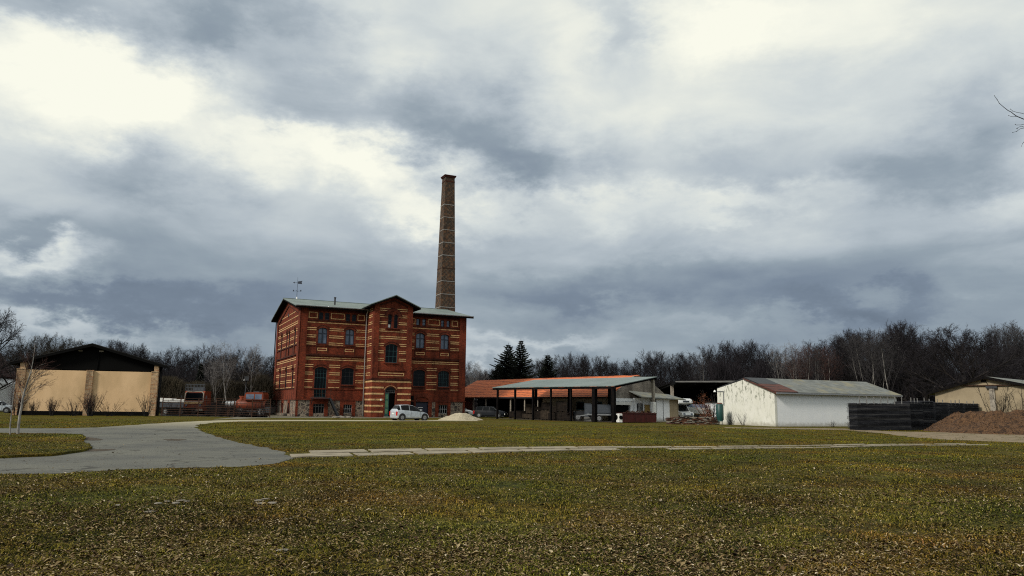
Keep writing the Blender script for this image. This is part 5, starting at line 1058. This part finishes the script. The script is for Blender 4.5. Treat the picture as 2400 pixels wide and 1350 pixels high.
# log and board stacks in the dark yard
for i, (px, D, w_, h, lb, mt) in enumerate([(420,89,3.0,1.0,'dark pile of stacked timber right of the tan shed','crate'),(500,88.5,1.6,1.35,'dark timber bundle right of the orange cab truck','crate'),(522,89,1.8,1.2,'brown timber pile midway between the two orange trucks','rust'),(552,88,1.1,.8,'low brown timber pile below the grey tank','crate')]):
    o = thing('timber_pile', (XD(px, D), D, 0), R(4), lb, 'timber pile', 'timber piles in the left yard'); m = MB(); r = random.Random(i)
    for j in range(int(h/.13)):
        for k in range(3): m.box(-w_/2+r.uniform(-.1,.1), w_/2+r.uniform(-.1,.1), k*.4+r.uniform(-.03,.03), k*.4+.34, j*.13, j*.13+.10)
    m.build('boards', M[mt], o)
fe = thing('rail_fence', (G(379,975.5)[0], G(379,975.5)[1], 0), 0, 'rusty brown rail fence between the tan shed and the factory', 'fence'); A = Vector(G(379,975.5)); B = Vector(G(632,978.5)); fl = (B-A).length; fe.rotation_euler.z = math.atan2((B-A).y, (B-A).x)
r = random.Random(6)
for k in range(7): x = fl*k/6; m = MB(); m.bar((x,0,0), (x,0,2.05), .09); m.build('post', M['rust'], fe)
m = MB()
for z in (.25,.5,.75,1.0,1.25,1.5,1.75,1.98):
    for k in range(6): m.bar((fl*k/6,-.05,z+r.uniform(-.04,.04)), (fl*(k+1)/6,-.05,z+r.uniform(-.04,.04)), .035, .045)
m.build('rails', M['rust'], fe)
lp = thing('yard_lamp', (XD(571, 97), 97, 0), 0, 'black yard floodlight on a tall dark post', 'lamp'); m = MB(); m.tube([(0,0,0),(.1,0,4.4)], [.09,.06], 8); m.build('post', M['iron'], lp)
m = MB(); m.box(-.1, .5, -.2, .2, 4.4, 4.95); m.bar((.1,0,4.3), (.15,0,4.5), .08); m.build('lamp_head', M['iron'], lp); m = MB(); m.tube([(-.12,0,4.4),(-.12,0,4.6)], [.12,.1], 10); m.build('lens', M['white'], lp)
# ------------------------------------------------------------------ trees
def rvec(r): 
    while 1:
        v = Vector((r.uniform(-1,1), r.uniform(-1,1), r.uniform(-1,1)))
        if .05 < v.length < 1: return v.normalized()
class TreeGen:
    def __init__(s, seed, twigw=.014): s.r = random.Random(seed); s.tr = MB(); s.lb = None; s.cv = []; s.cf = []; s.twigw = twigw
    def limb(s, p, d, ln, r0, r1, nseg, wob, up, sides):
        pts = [p.copy()]; rs = [r0]
        for i in range(nseg):
            d = (d+rvec(s.r)*wob+Vector((0,0,up))).normalized(); p = p+d*(ln/nseg); pts.append(p.copy()); rs.append(r0+(r1-r0)*(i+1)/nseg)
        (s.lb if s.lb is not None and r0 < .07 and sides < 7 else s.tr).tube(pts, rs, sides, cap=False); return pts, rs
    def twig(s, p, d, ln, w_, up=.08, sub=2):
        pts = [p]; 
        for i in range(2): d = (d+rvec(s.r)*.28+Vector((0,0,up))).normalized(); pts.append(pts[-1]+d*ln/2)
        side = d.cross(rvec(s.r)).normalized()*w_/2; b = len(s.cv)
        s.cv += [pts[0]-side, pts[0]+side, pts[1]+side*.7, pts[1]-side*.7, pts[2]]; s.cf += [(b,b+1,b+2,b+3),(b+3,b+2,b+4)]
        for k in range(sub):
            t = s.r.uniform(.25,.95); q = pts[0].lerp(pts[1], t*2) if t < .5 else pts[1].lerp(pts[2], t*2-1)
            dd = (d+rvec(s.r)*.75).normalized(); e = q+dd*ln*s.r.uniform(.35,.6); sd_ = dd.cross(rvec(s.r)).normalized()*w_*.4; b = len(s.cv)
            s.cv += [q-sd_, q+sd_, e]; s.cf.append((b,b+1,b+2))
    def along(s, pts, t):
        n = len(pts)-1; i = min(n-1, int(t*n)); f = t*n-i; return pts[i].lerp(pts[i+1], f), (pts[i+1]-pts[i]).normalized()
def make_tree(seed, H=12, trunk=.16, fork=.28, spread=.55, n1=9, n2=7, n3=7, n4=6, up=.12, wob=.16, stems=1, twigw=.016, lean=.03, tl=1.0, droop=0, split=False):
    g = TreeGen(seed, twigw); r = g.r; g.lb = MB() if split else None
    for s_ in range(stems):
        d0 = Vector((r.uniform(-lean,lean), r.uniform(-lean,lean), 1)).normalized() if stems == 1 else Vector((math.cos(s_*2.4)*.16, math.sin(s_*2.4)*.16, 1)).normalized()
        p0 = Vector((0,0,-.1)) if stems == 1 else Vector((math.cos(s_*2.4)*.25, math.sin(s_*2.4)*.25, -.1))
        pts, rs = g.limb(p0, d0, H*.82, trunk/math.sqrt(stems), trunk*.12, 9, wob*.5, .02, 7)
        for i in range(n1//(1 if stems == 1 else 1)):
            t = fork+(1-fork)*(i+r.random()*.7)/n1*1.0; t = min(t, .98); q, dq = g.along(pts, t); a = i*2.4+r.uniform(-.5,.5)
            el = spread*(1.25-.7*t); d = Vector((math.cos(a)*math.sin(el*1.35), math.sin(a)*math.sin(el*1.35), math.cos(el*1.35))).normalized()
            l1 = H*(.50*(1.12-t)+.12)*r.uniform(.8,1.15); rr = trunk*(1-t*.75)*.55/math.sqrt(stems)
            P1, _ = g.limb(q, d, l1, rr, rr*.2, 5, wob, up, 5)
            for j in range(n2):
                t2 = .2+.8*(j+r.random()*.8)/n2; t2 = min(.99, t2); q2, d2 = g.along(P1, t2); dd = (d2*.75+rvec(r)*.8+Vector((0,0,up*1.5))).normalized(); l2 = l1*(.5*(1.15-t2)+.16)*r.uniform(.8,1.2); r2 = max(.012, rr*.45*(1.1-t2*.6))
                P2, _ = g.limb(q2, dd, l2, r2, r2*.35, 3, wob*1.1, up, 3)
                for k in range(n3):
                    t3 = .15+.85*(k+r.random()*.8)/n3; t3 = min(.99, t3); q3, d3 = g.along(P2, t3); d3 = (d3*.7+rvec(r)*.8+Vector((0,0,up-droop))).normalized(); l3 = max(.45, l2*.5)*r.uniform(.6,1.1)*tl
                    g.twig(q3, d3, l3, twigw*1.3, up*.6-droop, n4)
    if g.lb: b = len(g.cv); g.cv += [Vector(v) for v in g.lb.v]; g.cf += [tuple(b+i for i in f) for f in g.lb.f]
    tm = g.tr.build('trunk', None); COL.objects.unlink(tm); cm = bpy.data.meshes.new('crown'); cm.from_pydata([tuple(v) for v in g.cv], [], g.cf); return tm.data, cm
def fit(raw, H=12.0):
    for tm, cm in raw:
        zs = sorted([v.co.z for v in cm.vertices]); k = H/zs[int(len(zs)*.997)]
        for me in (tm, cm): me.transform(Matrix.Scale(k, 4))
    return raw
def proto(meshes, bark, twig):
    out = []
    for tm, cm in meshes:
        t2 = tm.copy(); t2.materials.clear(); t2.materials.append(M[bark]); c2 = cm.copy(); c2.materials.clear(); c2.materials.append(M[twig]); out.append((t2, c2))
    return out
def plant(meshes, name, x, y, s, label, cat, group=None, rz=0, sz=None, crown='crown', z=0):
    o = thing(name, (x, y, z), rz, label, cat, group); o.scale = (s, s, sz or s)
    for me, nm in zip(meshes, ('trunk', crown)):
        c = bpy.data.objects.new(nm, me); COL.objects.link(c); c.parent = o
    return o
raw_round = [make_tree(s, 12, .17, .2, .66, 11, 9, 10, 5, twigw=.02) for s in (1,2,3)]
raw_tall = [make_tree(s, 12, .13, .3, .44, 12, 8, 9, 5, up=.22, twigw=.02) for s in (4,5,6)]
raw_birch = [make_tree(s, 12, .10, .35, .42, 10, 6, 6, 4, up=.14, stems=st, twigw=.014, droop=.12, split=True) for s, st in ((7,1),(8,2),(9,3))]
raw_oak = [make_tree(s, 12, .34, .14, .80, 17, 12, 12, 6, up=.09, wob=.22, twigw=.02) for s in (10,)]
raw_brush = [make_tree(s, 6, .07, .05, .5, 9, 8, 8, 4, up=.2, stems=2, twigw=.014) for s in (11,12)]
for q_ in (raw_round, raw_tall, raw_birch, raw_oak): fit(q_)
P_round = proto(raw_round, 'barkdark', 'twig'); P_tall = proto(raw_tall, 'barkdark', 'twig'); P_oak = proto(raw_oak, 'barkoak', 'twig')
P_birch = proto(raw_birch, 'birchbark', 'twigpale'); P_birchw = proto(raw_birch, 'birchbark', 'twigbright'); P_birchred = proto(raw_birch, 'birchbark', 'twigred'); P_brown = proto(raw_round, 'barkdark', 'twigbrown'); P_pale = proto(raw_tall, 'twigpale', 'twigpale')
rt_ = random.Random(99)
# px, top y, distance, kind; positions read off the skyline
A_, B_, C_ = 'behind the tan shed', 'behind the tiled barn', 'behind the white shed'
TREES = [(-35,725,98,'oak'),(14,822,118,'R'),(50,806,112,'brown'),(75,790,106,'brown'),(108,792,112,'brown'),(140,786,108,'brown'),(172,793,118,'brown'),(200,800,124,'brown'),(262,800,122,'R'),(292,799,130,'T'),(318,808,126,'R'),(345,818,124,'T'),
 (378,836,120,'R'),(402,822,124,'R'),(425,815,128,'R'),(452,822,122,'R'),(474,808,126,'R'),(498,832,120,'T'),(520,832,124,'R'),(556,818,118,'R'),(582,822,122,'R'),(614,832,126,'R'),(632,836,118,'R'),(655,838,122,'R'),(530,868,108,'brown'),(585,872,106,'brown'),(615,866,108,'brown'),(440,870,110,'R'),(405,866,108,'R'),(480,864,112,'R'),
 (1092,846,150,'R'),(1140,868,160,'R'),(1163,862,165,'R'),(1245,848,150,'R'),(1266,842,145,'T'),(1305,834,150,'R'),(1330,838,146,'R'),(1352,828,152,'R'),(1378,830,148,'T'),(1402,836,150,'R'),(1425,846,150,'R'),(1448,852,155,'T'),(1470,846,150,'R'),(1492,842,150,'R'),(1520,822,145,'R'),(1545,826,150,'R'),(1572,832,148,'R'),(1598,828,150,'T'),(1620,830,146,'R'),
 (1645,822,142,'R'),(1668,812,138,'R'),(1700,800,134,'T'),(1722,805,138,'R'),(1750,800,132,'T'),(1778,806,134,'R'),(1800,836,130,'R'),(1816,826,128,'R'),(1848,822,134,'R'),(1900,812,128,'R'),(1925,800,126,'R'),(1950,796,124,'R'),(1975,788,122,'T'),(2000,778,118,'T'),(2024,775,120,'T'),(2048,774,116,'R'),
 (2072,760,114,'T'),(2095,755,118,'T'),(2122,768,112,'R'),(2140,785,120,'T'),(2160,790,125,'R'),(2318,790,122,'R'),(2345,765,128,'P'),(2376,758,126,'P'),(2402,768,122,'P'),(2430,765,126,'R'),(2330,812,110,'R'),(2380,815,112,'R'),
 (2465,770,120,'R'),(2520,760,118,'R'),(-120,770,112,'R'),(2580,770,118,'T')]
for px, ty, D, kd in TREES:
    x, _, H = W(px, ty, D); s = H/12
    reg_ = A_ if px < 700 else (B_ if px < 1700 else C_)
    if kd == 'oak': plant(P_oak[0], 'bare_tree', x, D, s*1.0, 'dark bare tree leaning in at the left edge above the red roof', 'tree'); continue
    P = {'R':P_round,'T':P_tall,'brown':P_brown,'P':P_pale}[kd]
    lb = {'R':'dark round-crowned bare tree in the wood ','T':'dark upright bare tree in the wood ','brown':'olive-brown twiggy tree in the wood ','P':'pale grey bare tree in the wood '}[kd]+reg_
    plant(P[rt_.randrange(3)], 'bare_tree', x, D, s*1.02*(1.0 if kd != 'R' else 1.08), lb, 'tree', 'winter wood '+reg_, rt_.uniform(0,6.28), s*1.02)
# second, farther rank that closes the wood, same skyline
r2_ = random.Random(5)
def sky_y(px):
    pts = sorted([(p, y) for p, y, D, k in TREES if k != 'oak' and y < 860])
    for (a, ya), (b, yb) in zip(pts, pts[1:]):
        if a <= px <= b: return ya+(yb-ya)*(px-a)/max(1e-6, b-a)
    return 800
for px in list(range(-60,700,24))+list(range(1090,2460,22)):
    p = px+r2_.uniform(-8,8); D = r2_.uniform(140,165) if (p < 700 or p > 1750) else r2_.uniform(165,190); x, _, H = W(p, sky_y(p)+r2_.uniform(8,26), D); s = H/12
    reg_ = A_ if px < 700 else (B_ if px < 1700 else C_)
    plant((P_round+P_tall)[r2_.randrange(6)], 'bare_tree', x, D, s*1.15, 'dark bare tree farther back in the wood '+reg_, 'tree', 'rear trees '+reg_, r2_.uniform(0,6.28), s)
# birches
for px, ty, D, i, red, lb in [(545,798,96,0,0,'white-stemmed birch standing tallest in the wood left of the factory'),(597,804,97,0,0,'slender forked white birch just left of the factory'),(520,838,98,2,0,'thin multi-stemmed birch left of the tall white one'),(1118,850,135,1,0,'small pale birch above the left end of the tiled barn'),(1108,860,140,0,0,'thin pale birch hard by the factory corner'),
   (1634,826,130,0,0,'pale birch showing above the open hall roof'),(1845,802,118,1,0,'leftmost pale birch above the white shed roof'),(1878,804,116,2,1,'reddish-topped birch clump above the white shed roof'),(1915,812,114,1,0,'slim birch pair right of the reddish birch'),(1932,806,113,1,1,'reddish-twigged birch behind the middle of the white shed'),
   (2018,780,108,2,0,'leaning birch clump above the right half of the white shed roof'),(2045,792,106,1,0,'pale twin-stemmed birch near the end of the white shed roof'),(2085,775,104,0,0,'thin birch trunk just beyond the white shed roof end')]:
    x, _, H = W(px, ty, D); plant((P_birchred if red else (P_birchw if px < 620 or px in (1118, 1845) else P_birch))[i], 'birch_tree', x, D, H/12, lb, 'birch', 'birches in the wood', rt_.uniform(0,6), H/12)
# big oak
x, _, H = W(2238, 757, 96); plant(P_oak[0], 'oak_tree', x, 96, H/12*1.35, 'great dark oak with a broad round crown behind the ochre shed', 'oak', None, 1.0, H/12)
x, _, H = W(2170, 800, 104); plant(P_oak[0], 'oak_tree', x, 104, H/12*1.1, 'lower dark oak left of the great round oak', 'oak', None, 3.0, H/12)
# conifers
def spruce(seed, H, wd, name, x, y, label, dens=1.0, lean=0):
    r = random.Random(seed); t = MB(); t.tube([(0,0,-.1),(lean*.5,0,H*.5),(lean,0,H)], [.28,.15,.02], 7); V = []; Fc = []
    nl = int(34*dens)
    for i in range(nl):
        f = i/nl; z = H*(.04+.95*f); R0 = wd*(1-f)**.8*r.uniform(.72,1.15)+.12; nb = max(4, int(11*(1-f)+4))
        for k in range(nb):
            a = k*6.283/nb+r.uniform(-.3,.3)+i; L_ = R0*r.uniform(.6,1.1); dr = Vector((math.cos(a), math.sin(a), -.18+.25*f)); p = Vector((lean*f,0,z)); ns = max(3, int(L_*9))
            for j in range(ns):
                tt = (j+.3)/ns; q = p+dr*L_*tt+Vector((0,0,.22*L_*tt*tt)); w_ = (.42*(1-tt)+.14)
                for sg in (-1,1,0):
                    s_ = Vector((-math.sin(a)*sg, math.cos(a)*sg, r.uniform(-.7,.05))) if sg else Vector((0,0,-1)); s_.normalize(); e = q+s_*w_*r.uniform(.6,1.2)+dr*w_*.6; b = len(V)
                    V += [q-dr*.09, q+dr*.13, e]; Fc.append((b,b+1,b+2))
    o = thing(name, (x, y, 0), r.uniform(0,6), label, 'spruce'); t.build('trunk', M['barkoak'], o); me = bpy.data.meshes.new('foliage'); me.from_pydata([tuple(v) for v in V], [], Fc); me.materials.append(M['needle']); c = bpy.data.objects.new('foliage', me); COL.objects.link(c); c.parent = o
for px, ty, D, wd, sd_, lb in [(1192,803,118,5.8,1,'left of the two tall black-green spruces behind the tiled barn'),(1221,793,116,4.4,2,'right and taller of the two tall black-green spruces'),(1284,828,122,4.6,3,'smaller dark spruce among bare trees right of the tall pair'),(1170,850,122,4.2,4,'low dark conifer at the left foot of the tall spruces'),(472,850,104,1.3,5,'narrow dark conifer in the wood right of the tan shed')]:
    x, _, H = W(px, ty, D); spruce(sd_, H, wd, 'spruce_tree', x, D, lb)
# wood floor: brush mass that closes the trunks (one mass, nobody could count it)
def brush(name, n, xr, yr, hf, mat, label, seed):
    g = np.random.default_rng(seed); y = g.uniform(*yr, n); x = g.uniform(-1, 1, n); x = xr[0]+(xr[1]-xr[0])*(x*.5+.5); x = x*y/((yr[0]+yr[1])/2)
    hm = hf(x/y); z0 = g.random(n)**.8*hm*.88; ln = g.uniform(.8,2.6,n); th = g.random(n)*6.283; ti = np.abs(g.normal(0,.5,n)); dx, dy, dz = np.cos(th)*np.sin(ti), np.sin(th)*np.sin(ti), np.cos(ti)
    w_ = g.uniform(.03,.075,n); ph = g.random(n)*6.283; V = np.empty((n*3,3)); V[0::3] = np.stack([x-np.cos(ph)*w_, y-np.sin(ph)*w_*.3, z0], 1); V[1::3] = np.stack([x+np.cos(ph)*w_, y+np.sin(ph)*w_*.3, z0], 1); V[2::3] = np.stack([x+dx*ln, y+dy*ln, np.minimum(z0+dz*ln, hm*1.02)], 1)
    fastmesh(name, V, np.arange(n*3), 3, mat, g.random(n), label, 'undergrowth')
def hfun(lo, hi, sd):
    def f(t): return lo+(hi-lo)*vnoise(t*60+100, t*0+3.0, 1.0, sd)
    return f
brush('undergrowth', 70000, (XD(-80,130), XD(690,130)), (118,150), hfun(5.2,8.0,1), M['twig'], 'dense dark undergrowth filling the wood left of the factory', 1)
brush('undergrowth', 26000, (XD(380,110), XD(650,110)), (100,112), hfun(3.2,5.8,4), M['twigbrown'], 'brownish brush in front of the wood between tan shed and factory', 4)
brush('undergrowth', 90000, (XD(1085,170), XD(1800,170)), (160,185), hfun(7.0,9.0,2), M['twig'], 'dense dark undergrowth filling the wood behind the tiled barn', 2)
brush('undergrowth', 120000, (XD(1690,130), XD(2500,130)), (122,150), hfun(7.5,11.0,3), M['twig'], 'dense dark undergrowth filling the wood behind the white shed', 3)
# distant forest ridge so that nothing shows under the horizon
rg = MB(); r = random.Random(12); pts = []
for i in range(181): a = R(-75+150*i/180); Dd = 420; pts.append((math.sin(a)*Dd, math.cos(a)*Dd, 9+3*math.sin(i*.35)+2*math.sin(i*1.3)+r.uniform(-1,1)))
for p, q in zip(pts, pts[1:]): rg.add([(p[0],p[1],-1),(q[0],q[1],-1),q,p,(q[0]*1.3,q[1]*1.3,-1),(p[0]*1.3,p[1]*1.3,-1)], [(0,1,2,3),(3,2,4,5)])
tag(rg.build('far_forest', M['twig']), 'far dark forest beyond the nearer trees', 'forest', kind='stuff')
# ------------------------------------------------------------------ the young birch near the drive
g = TreeGen(31); r = g.r
def traced(px_list, D, r0, r1, sides=7, dj=0):
    pts = [Vector(W(px, py, D+dj*i)) for i, (px, py) in enumerate(px_list)]; n = len(pts)-1; g.tr.tube(pts, [r0+(r1-r0)*i/n for i in range(n+1)], sides, cap=False); return pts
BD_ = 34.6
b1 = thing('young_birch', (XD(41.5, BD_, 1020), BD_, 0), 0, 'young leaning white birch beside the drive in front of the tan shed', 'birch')
main = traced([(41.5,1021),(43,1000),(46,975),(51,950),(53,935),(58,915),(63,900),(66,890),(72,873),(76,853),(79,835),(81,818),(82,805)], BD_, .062, .008)
br = []
for pl_ in ([(58,914),(50,905),(46,893)],[(71,877),(64,868),(58,856)],[(75,862),(69,852),(63,840)],[(53,936),(60,925),(72,905),(84,884)],[(52,945),(66,935),(82,922),(96,905)],[(66,892),(78,880),(88,868),(98,862)],[(71,877),(82,866),(94,856),(106,852)],[(56,920),(70,903),(86,888),(102,880),(118,876)],[(60,905),(74,890),(90,878),(110,868)],[(53,930),(72,915),(92,905),(110,900)],[(51,950),(42,935),(34,915),(30,890)],[(55,925),(44,905),(38,880)]):
    q = traced(pl_, BD_, .014, .005, 4, r.uniform(-.06,.06)); br.append(q)
for q in br+[main[4:]]:
    for k in range(26):
        p, dq = g.along(q, r.uniform(.15,1)); g.twig(p, (dq*.9+rvec(r)*.6+Vector((.25,0,.1))).normalized(), r.uniform(.25,.6), .011, .05, 3)
tm = g.tr; tm.T = None; off = Vector(b1.location)
def settle(mb_v): return [tuple(Vector(v)-off) for v in mb_v]
tm.v = settle(tm.v); tm.build('trunk', M['birchbark'], b1); cm = bpy.data.meshes.new('crown'); cm.from_pydata(settle(g.cv), [], g.cf); cm.materials.append(M['twigred']); c = bpy.data.objects.new('crown', cm); COL.objects.link(c); c.parent = b1
g = TreeGen(32); r = g.r; b2 = thing('young_birch', (XD(23, 33.8, 1021), 33.8, 0), 0, 'thinner spindly birch sapling at the far left of the grass island', 'birch')
main = traced([(23,1022),(24,995),(26,975),(29,950),(31,930),(34,912)], 33.8, .034, .006); off = Vector(b2.location)
for k in range(60): p, dq = g.along(main[1:], r.random()); g.twig(p, (dq+rvec(r)*.7).normalized(), r.uniform(.2,.5), .009, .05, 2)
g.tr.v = settle(g.tr.v); g.tr.build('trunk', M['birchbark'], b2); cm = bpy.data.meshes.new('crown'); cm.from_pydata(settle(g.cv), [], g.cf); cm.materials.append(M['twigred']); c = bpy.data.objects.new('crown', cm); COL.objects.link(c); c.parent = b2
# ------------------------------------------------------------------ shrubs
def shrub_mesh(seed, n=16, h=1.6, sp=.5, sub=7, tw=.012, r0=.022):
    g = TreeGen(seed); r = g.r
    for i in range(n):
        a = r.uniform(0,6.283); e = r.uniform(.1,sp); d = Vector((math.cos(a)*math.sin(e), math.sin(a)*math.sin(e), math.cos(e))); P1, _ = g.limb(Vector((math.cos(a)*.12, math.sin(a)*.12, -.05)), d, h*r.uniform(.6,1.05), r0, .006, 5, .14, .04, 4)
        for k in range(sub): q, dq = g.along(P1, r.uniform(.3,1)); g.twig(q, (dq+rvec(r)*.7).normalized(), h*r.uniform(.15,.32), tw, .08, 3)
    tm = g.tr.build('stems', None); COL.objects.unlink(tm); cm = bpy.data.meshes.new('twigs'); cm.from_pydata([tuple(v) for v in g.cv], [], g.cf); return tm.data, cm
def shrub(px, py, D, h, meshes, bark, twig, label, name='bare_shrub', group=None, sx=1):
    tm, cm = meshes; t2 = tm.copy(); t2.materials.clear(); t2.materials.append(M[bark]); c2 = cm.copy(); c2.materials.clear(); c2.materials.append(M[twig]); x = XD(px, D)
    o = thing(name, (x, D, 0), px*.7, label, 'shrub', group); o.scale = (h/1.6*sx, h/1.6*sx, h/1.6)
    for me, nm in ((t2,'stems'),(c2,'twigs')): c = bpy.data.objects.new(nm, me); COL.objects.link(c); c.parent = o
SH = [shrub_mesh(41), shrub_mesh(42, sp=.8), shrub_mesh(43, n=12, sp=.95, sub=9), shrub_mesh(44, n=26, sp=.45, sub=12)]
gp1 = 'bare shrubs along the tan shed'
for px, D, h, k, bk, tw, sx, lb in [(80,79,1.55,3,'barkdark','twig',.9,'dark twiggy shrub left of the first gap along the tan shed'),(122,79,1.8,3,'barkdark','twigred',1.0,'rounded reddish shrub between the left pier and the board edging'),(172,79.5,1.8,1,'barkdark','twigred',1.2,'brown shrub rising over the low board edging'),(212,79.5,2.5,3,'barkdark','twigred',1.1,'tallest dark red shrub in front of the middle brick pier'),(258,80.5,1.9,2,'barkdark','twigbrown',1.2,'wide loose brown shrub right of the middle pier'),
   (305,81,1.0,2,'barkdark','twig',1.1,'smallest low shrub along the tan shed'),(344,81.5,2.5,0,'barkdark','twigbrown',.85,'upright sparse shrub next to the right brick pier'),(40,78.5,2.4,3,'barkdark','twigred',1.0,'reddish shrub before the left brick pier')]: shrub(px, 0, D, h, SH[k], bk, tw, lb, group=gp1, sx=sx)
gp2 = 'shrubs along the white shed'
for px, py, h, k, bk, tw, sx, lb in [(1711,995.5,1.35,1,'barkdark','twig',.8,'sparse bare shrub nearest the green tank on the flaking gable'),(1740,996.5,1.4,2,'barkdark','twig',.85,'middle bare shrub against the flaking gable'),(1766,997,1.45,0,'barkdark','twig',.8,'right bare shrub against the flaking gable'),(1863,999,.55,3,'twigpale','twigpale',1.5,'grey domed dry tuft at the foot of the white wall'),(1949,1000.5,.6,1,'barkdark','needle',1.4,'first small dark shrub left of the board stacks'),(1991,1001,.55,2,'barkdark','needle',1.3,'small black shrub closest to the board stacks')]:
    x, y = G(px, py); shrub(px, 0, y-.0, h, SH[k], bk, tw, lb, group=gp2, sx=sx)
for px, D, h, k, lb in [(2335,68,4.3,0,'left leaning sapling behind the mulch heap'),(2355,67,3.6,1,'middle forked sapling behind the mulch heap'),(2390,67,4.4,0,'right leaning sapling behind the mulch heap')]: shrub(px, 0, D, h, shrub_mesh(50+px, n=6, h=1.6, sp=.35, sub=9, tw=.01, r0=.012), 'barkdark', 'twigbrown', lb, name='sapling', group='saplings behind the mulch heap', sx=.8)
for px in (552,585,608,450,520,410,488,536,570,622): shrub(px, 0, 85.5, 1.6+(px % 3)*.2, SH[px % 4], 'barkdark', 'twig', 'dark bare shrub growing through the rusty rail fence', group='shrubs along the rail fence')
# leaning dead shrub in front of the boat, with russet leaves
g = TreeGen(61); r = g.r; D = 82; ds = thing('russet_shrub', (XD(1668, D), D, 0), 0, 'leaning dead shrub with russet leaves above the brick pile', 'shrub'); off = Vector(ds.location); LV = []; LF = []
for i in range(16):
    d = Vector((r.uniform(-1.0,.45), r.uniform(-.4,.4), r.uniform(.5,1.1))).normalized(); P1, _ = g.limb(off+Vector((0,0,-.05)), d, r.uniform(1.8,3.4), .05, .01, 6, .2, .03, 5)
    for k in range(16):
        q, dq = g.along(P1, r.uniform(.3,1)); g.twig(q, (dq+rvec(r)*.8).normalized(), r.uniform(.3,.8), .02, .04, 3)
        if d.x < .0:
            for _ in range(14): c = q+rvec(r)*r.uniform(0,.45); a = rvec(r)*.05; b_ = rvec(r)*.05; n_ = len(LV); LV += [c-a, c+b_, c+a]; LF.append((n_,n_+1,n_+2))
g.tr.v = settle(g.tr.v); g.tr.build('stems', M['barkoak'], ds)
for nm, vv, ff, mt in (('twigs', g.cv, g.cf, 'barkoak'), ('leaves', LV, LF, 'dryleaf')): me = bpy.data.meshes.new(nm); me.from_pydata(settle(vv), [], ff); me.materials.append(M[mt]); c = bpy.data.objects.new(nm, me); COL.objects.link(c); c.parent = ds
# reeds seen under the hall roof
brush('dry_reeds', 9000, (XD(1636,118), XD(1700,118)), (116,120), hfun(3.2,3.8,8), M['hay'], 'dry yellow-brown reeds seen beneath the open hall roof', 8)
# ------------------------------------------------------------------ the near tree whose twigs reach in at the right
g = TreeGen(71); D = 9.0; ox, oy = 9.6, 9.0; nt_ = thing('overhanging_tree', (ox, oy, 0), 0, 'bare near tree at the right whose thin budded twigs reach into the sky', 'tree'); off = Vector(nt_.location)
o8 = lambda x, y: (2280+x/8.44, 200+y/8.44)
def tw(pl_, r0, r1, D=9.0): pts = [Vector(W(*p, D)) for p in pl_]; n = len(pts)-1; g.tr.tube(pts, [r0+(r1-r0)*i/n for i in range(n+1)], 6); return pts
limb = [(2400,279),(2430,292),(2480,300),(2560,330),(2700,420),(2900,560)]
tw(limb, .005, .035); pts_end = Vector(W(2900,560,9.0))
g.tr.tube([pts_end, Vector((ox-.35,oy,2.6)), Vector((ox,oy,2.0))], [.035,.07,.12], 8); g.tr.tube([Vector((ox,oy,-.1)), Vector((ox,oy,1.2)), Vector((ox+.05,oy,3)), Vector((ox+.2,oy+.1,6))], [.22,.17,.13,.04], 10)
for a in range(11):
    P1, _ = g.limb(Vector((ox+.03*a*.3,oy,2.2+a*.33)), Vector((abs(math.cos(a*1.9+.4))*.7+.35, math.sin(a*1.9)*.9, .7)).normalized(), 2.6-a*.1, .05-a*.003, .008, 6, .15, .05, 6)
    for k in range(7):
        q, dq = g.along(P1, g.r.uniform(.25,1)); P2, _ = g.limb(q, (dq+rvec(g.r)*.6+Vector((.35,0,.1))).normalized(), g.r.uniform(.5,1.0), .012, .003, 4, .16, .04, 4)
        for j in range(5): q2, d2 = g.along(P2, g.r.uniform(.2,1)); g.twig(q2, (d2+rvec(g.r)*.6+Vector((.2,0,0))).normalized(), g.r.uniform(.2,.45), .006, .05, 2)
main = tw([o8(425,205),o8(480,280),o8(525,355),o8(610,430),o8(700,500),o8(755,525),o8(810,570),o8(870,612),o8(1010,670)], .0022, .0055)
for pl_, e in (([(745,470),(790,508),(870,535),(950,547),(1010,565),(1200,700)],.003),([(710,597),(760,618),(810,622),(870,612)],.003),([(840,772),(860,785),(950,783),(1010,768),(1200,780)],.0035),([(870,850),(915,825),(960,808),(1010,825),(1250,800)],.0035),([(790,932),(865,912),(935,860),(1010,845),(1200,820)],.0035),([(965,1200),(985,1150),(1010,1120),(1300,900)],.0035)): tw([o8(*p) for p in pl_], .002, e)
for p in ((425,205),(525,355),(480,278),(610,428),(715,505),(745,470),(790,508),(950,547),(710,597),(840,772),(870,850),(880,858),(790,932),(868,912),(965,1200)):
    c = Vector(W(*o8(*p), 9.0)); g.tr.tube([c-Vector((.006,0,.002)), c, c+Vector((.006,0,-.003))], [.001,.0055,.001], 6)
for a, b in (((1200,700),(2430,292)),((1200,780),(2430,292)),((1250,800),(2430,292)),((1200,820),(2430,292)),((1300,900),(2480,300))): g.tr.tube([Vector(W(*o8(*a), 9.0)), Vector(W(*b, 9.0))], .004, 5)
g.tr.v = settle(g.tr.v); g.tr.build('branches', M['barkoak'], nt_); cm = bpy.data.meshes.new('twigs'); cm.from_pydata(settle(g.cv), [], g.cf); cm.materials.append(M['barkoak']); c = bpy.data.objects.new('twigs', cm); COL.objects.link(c); c.parent = nt_
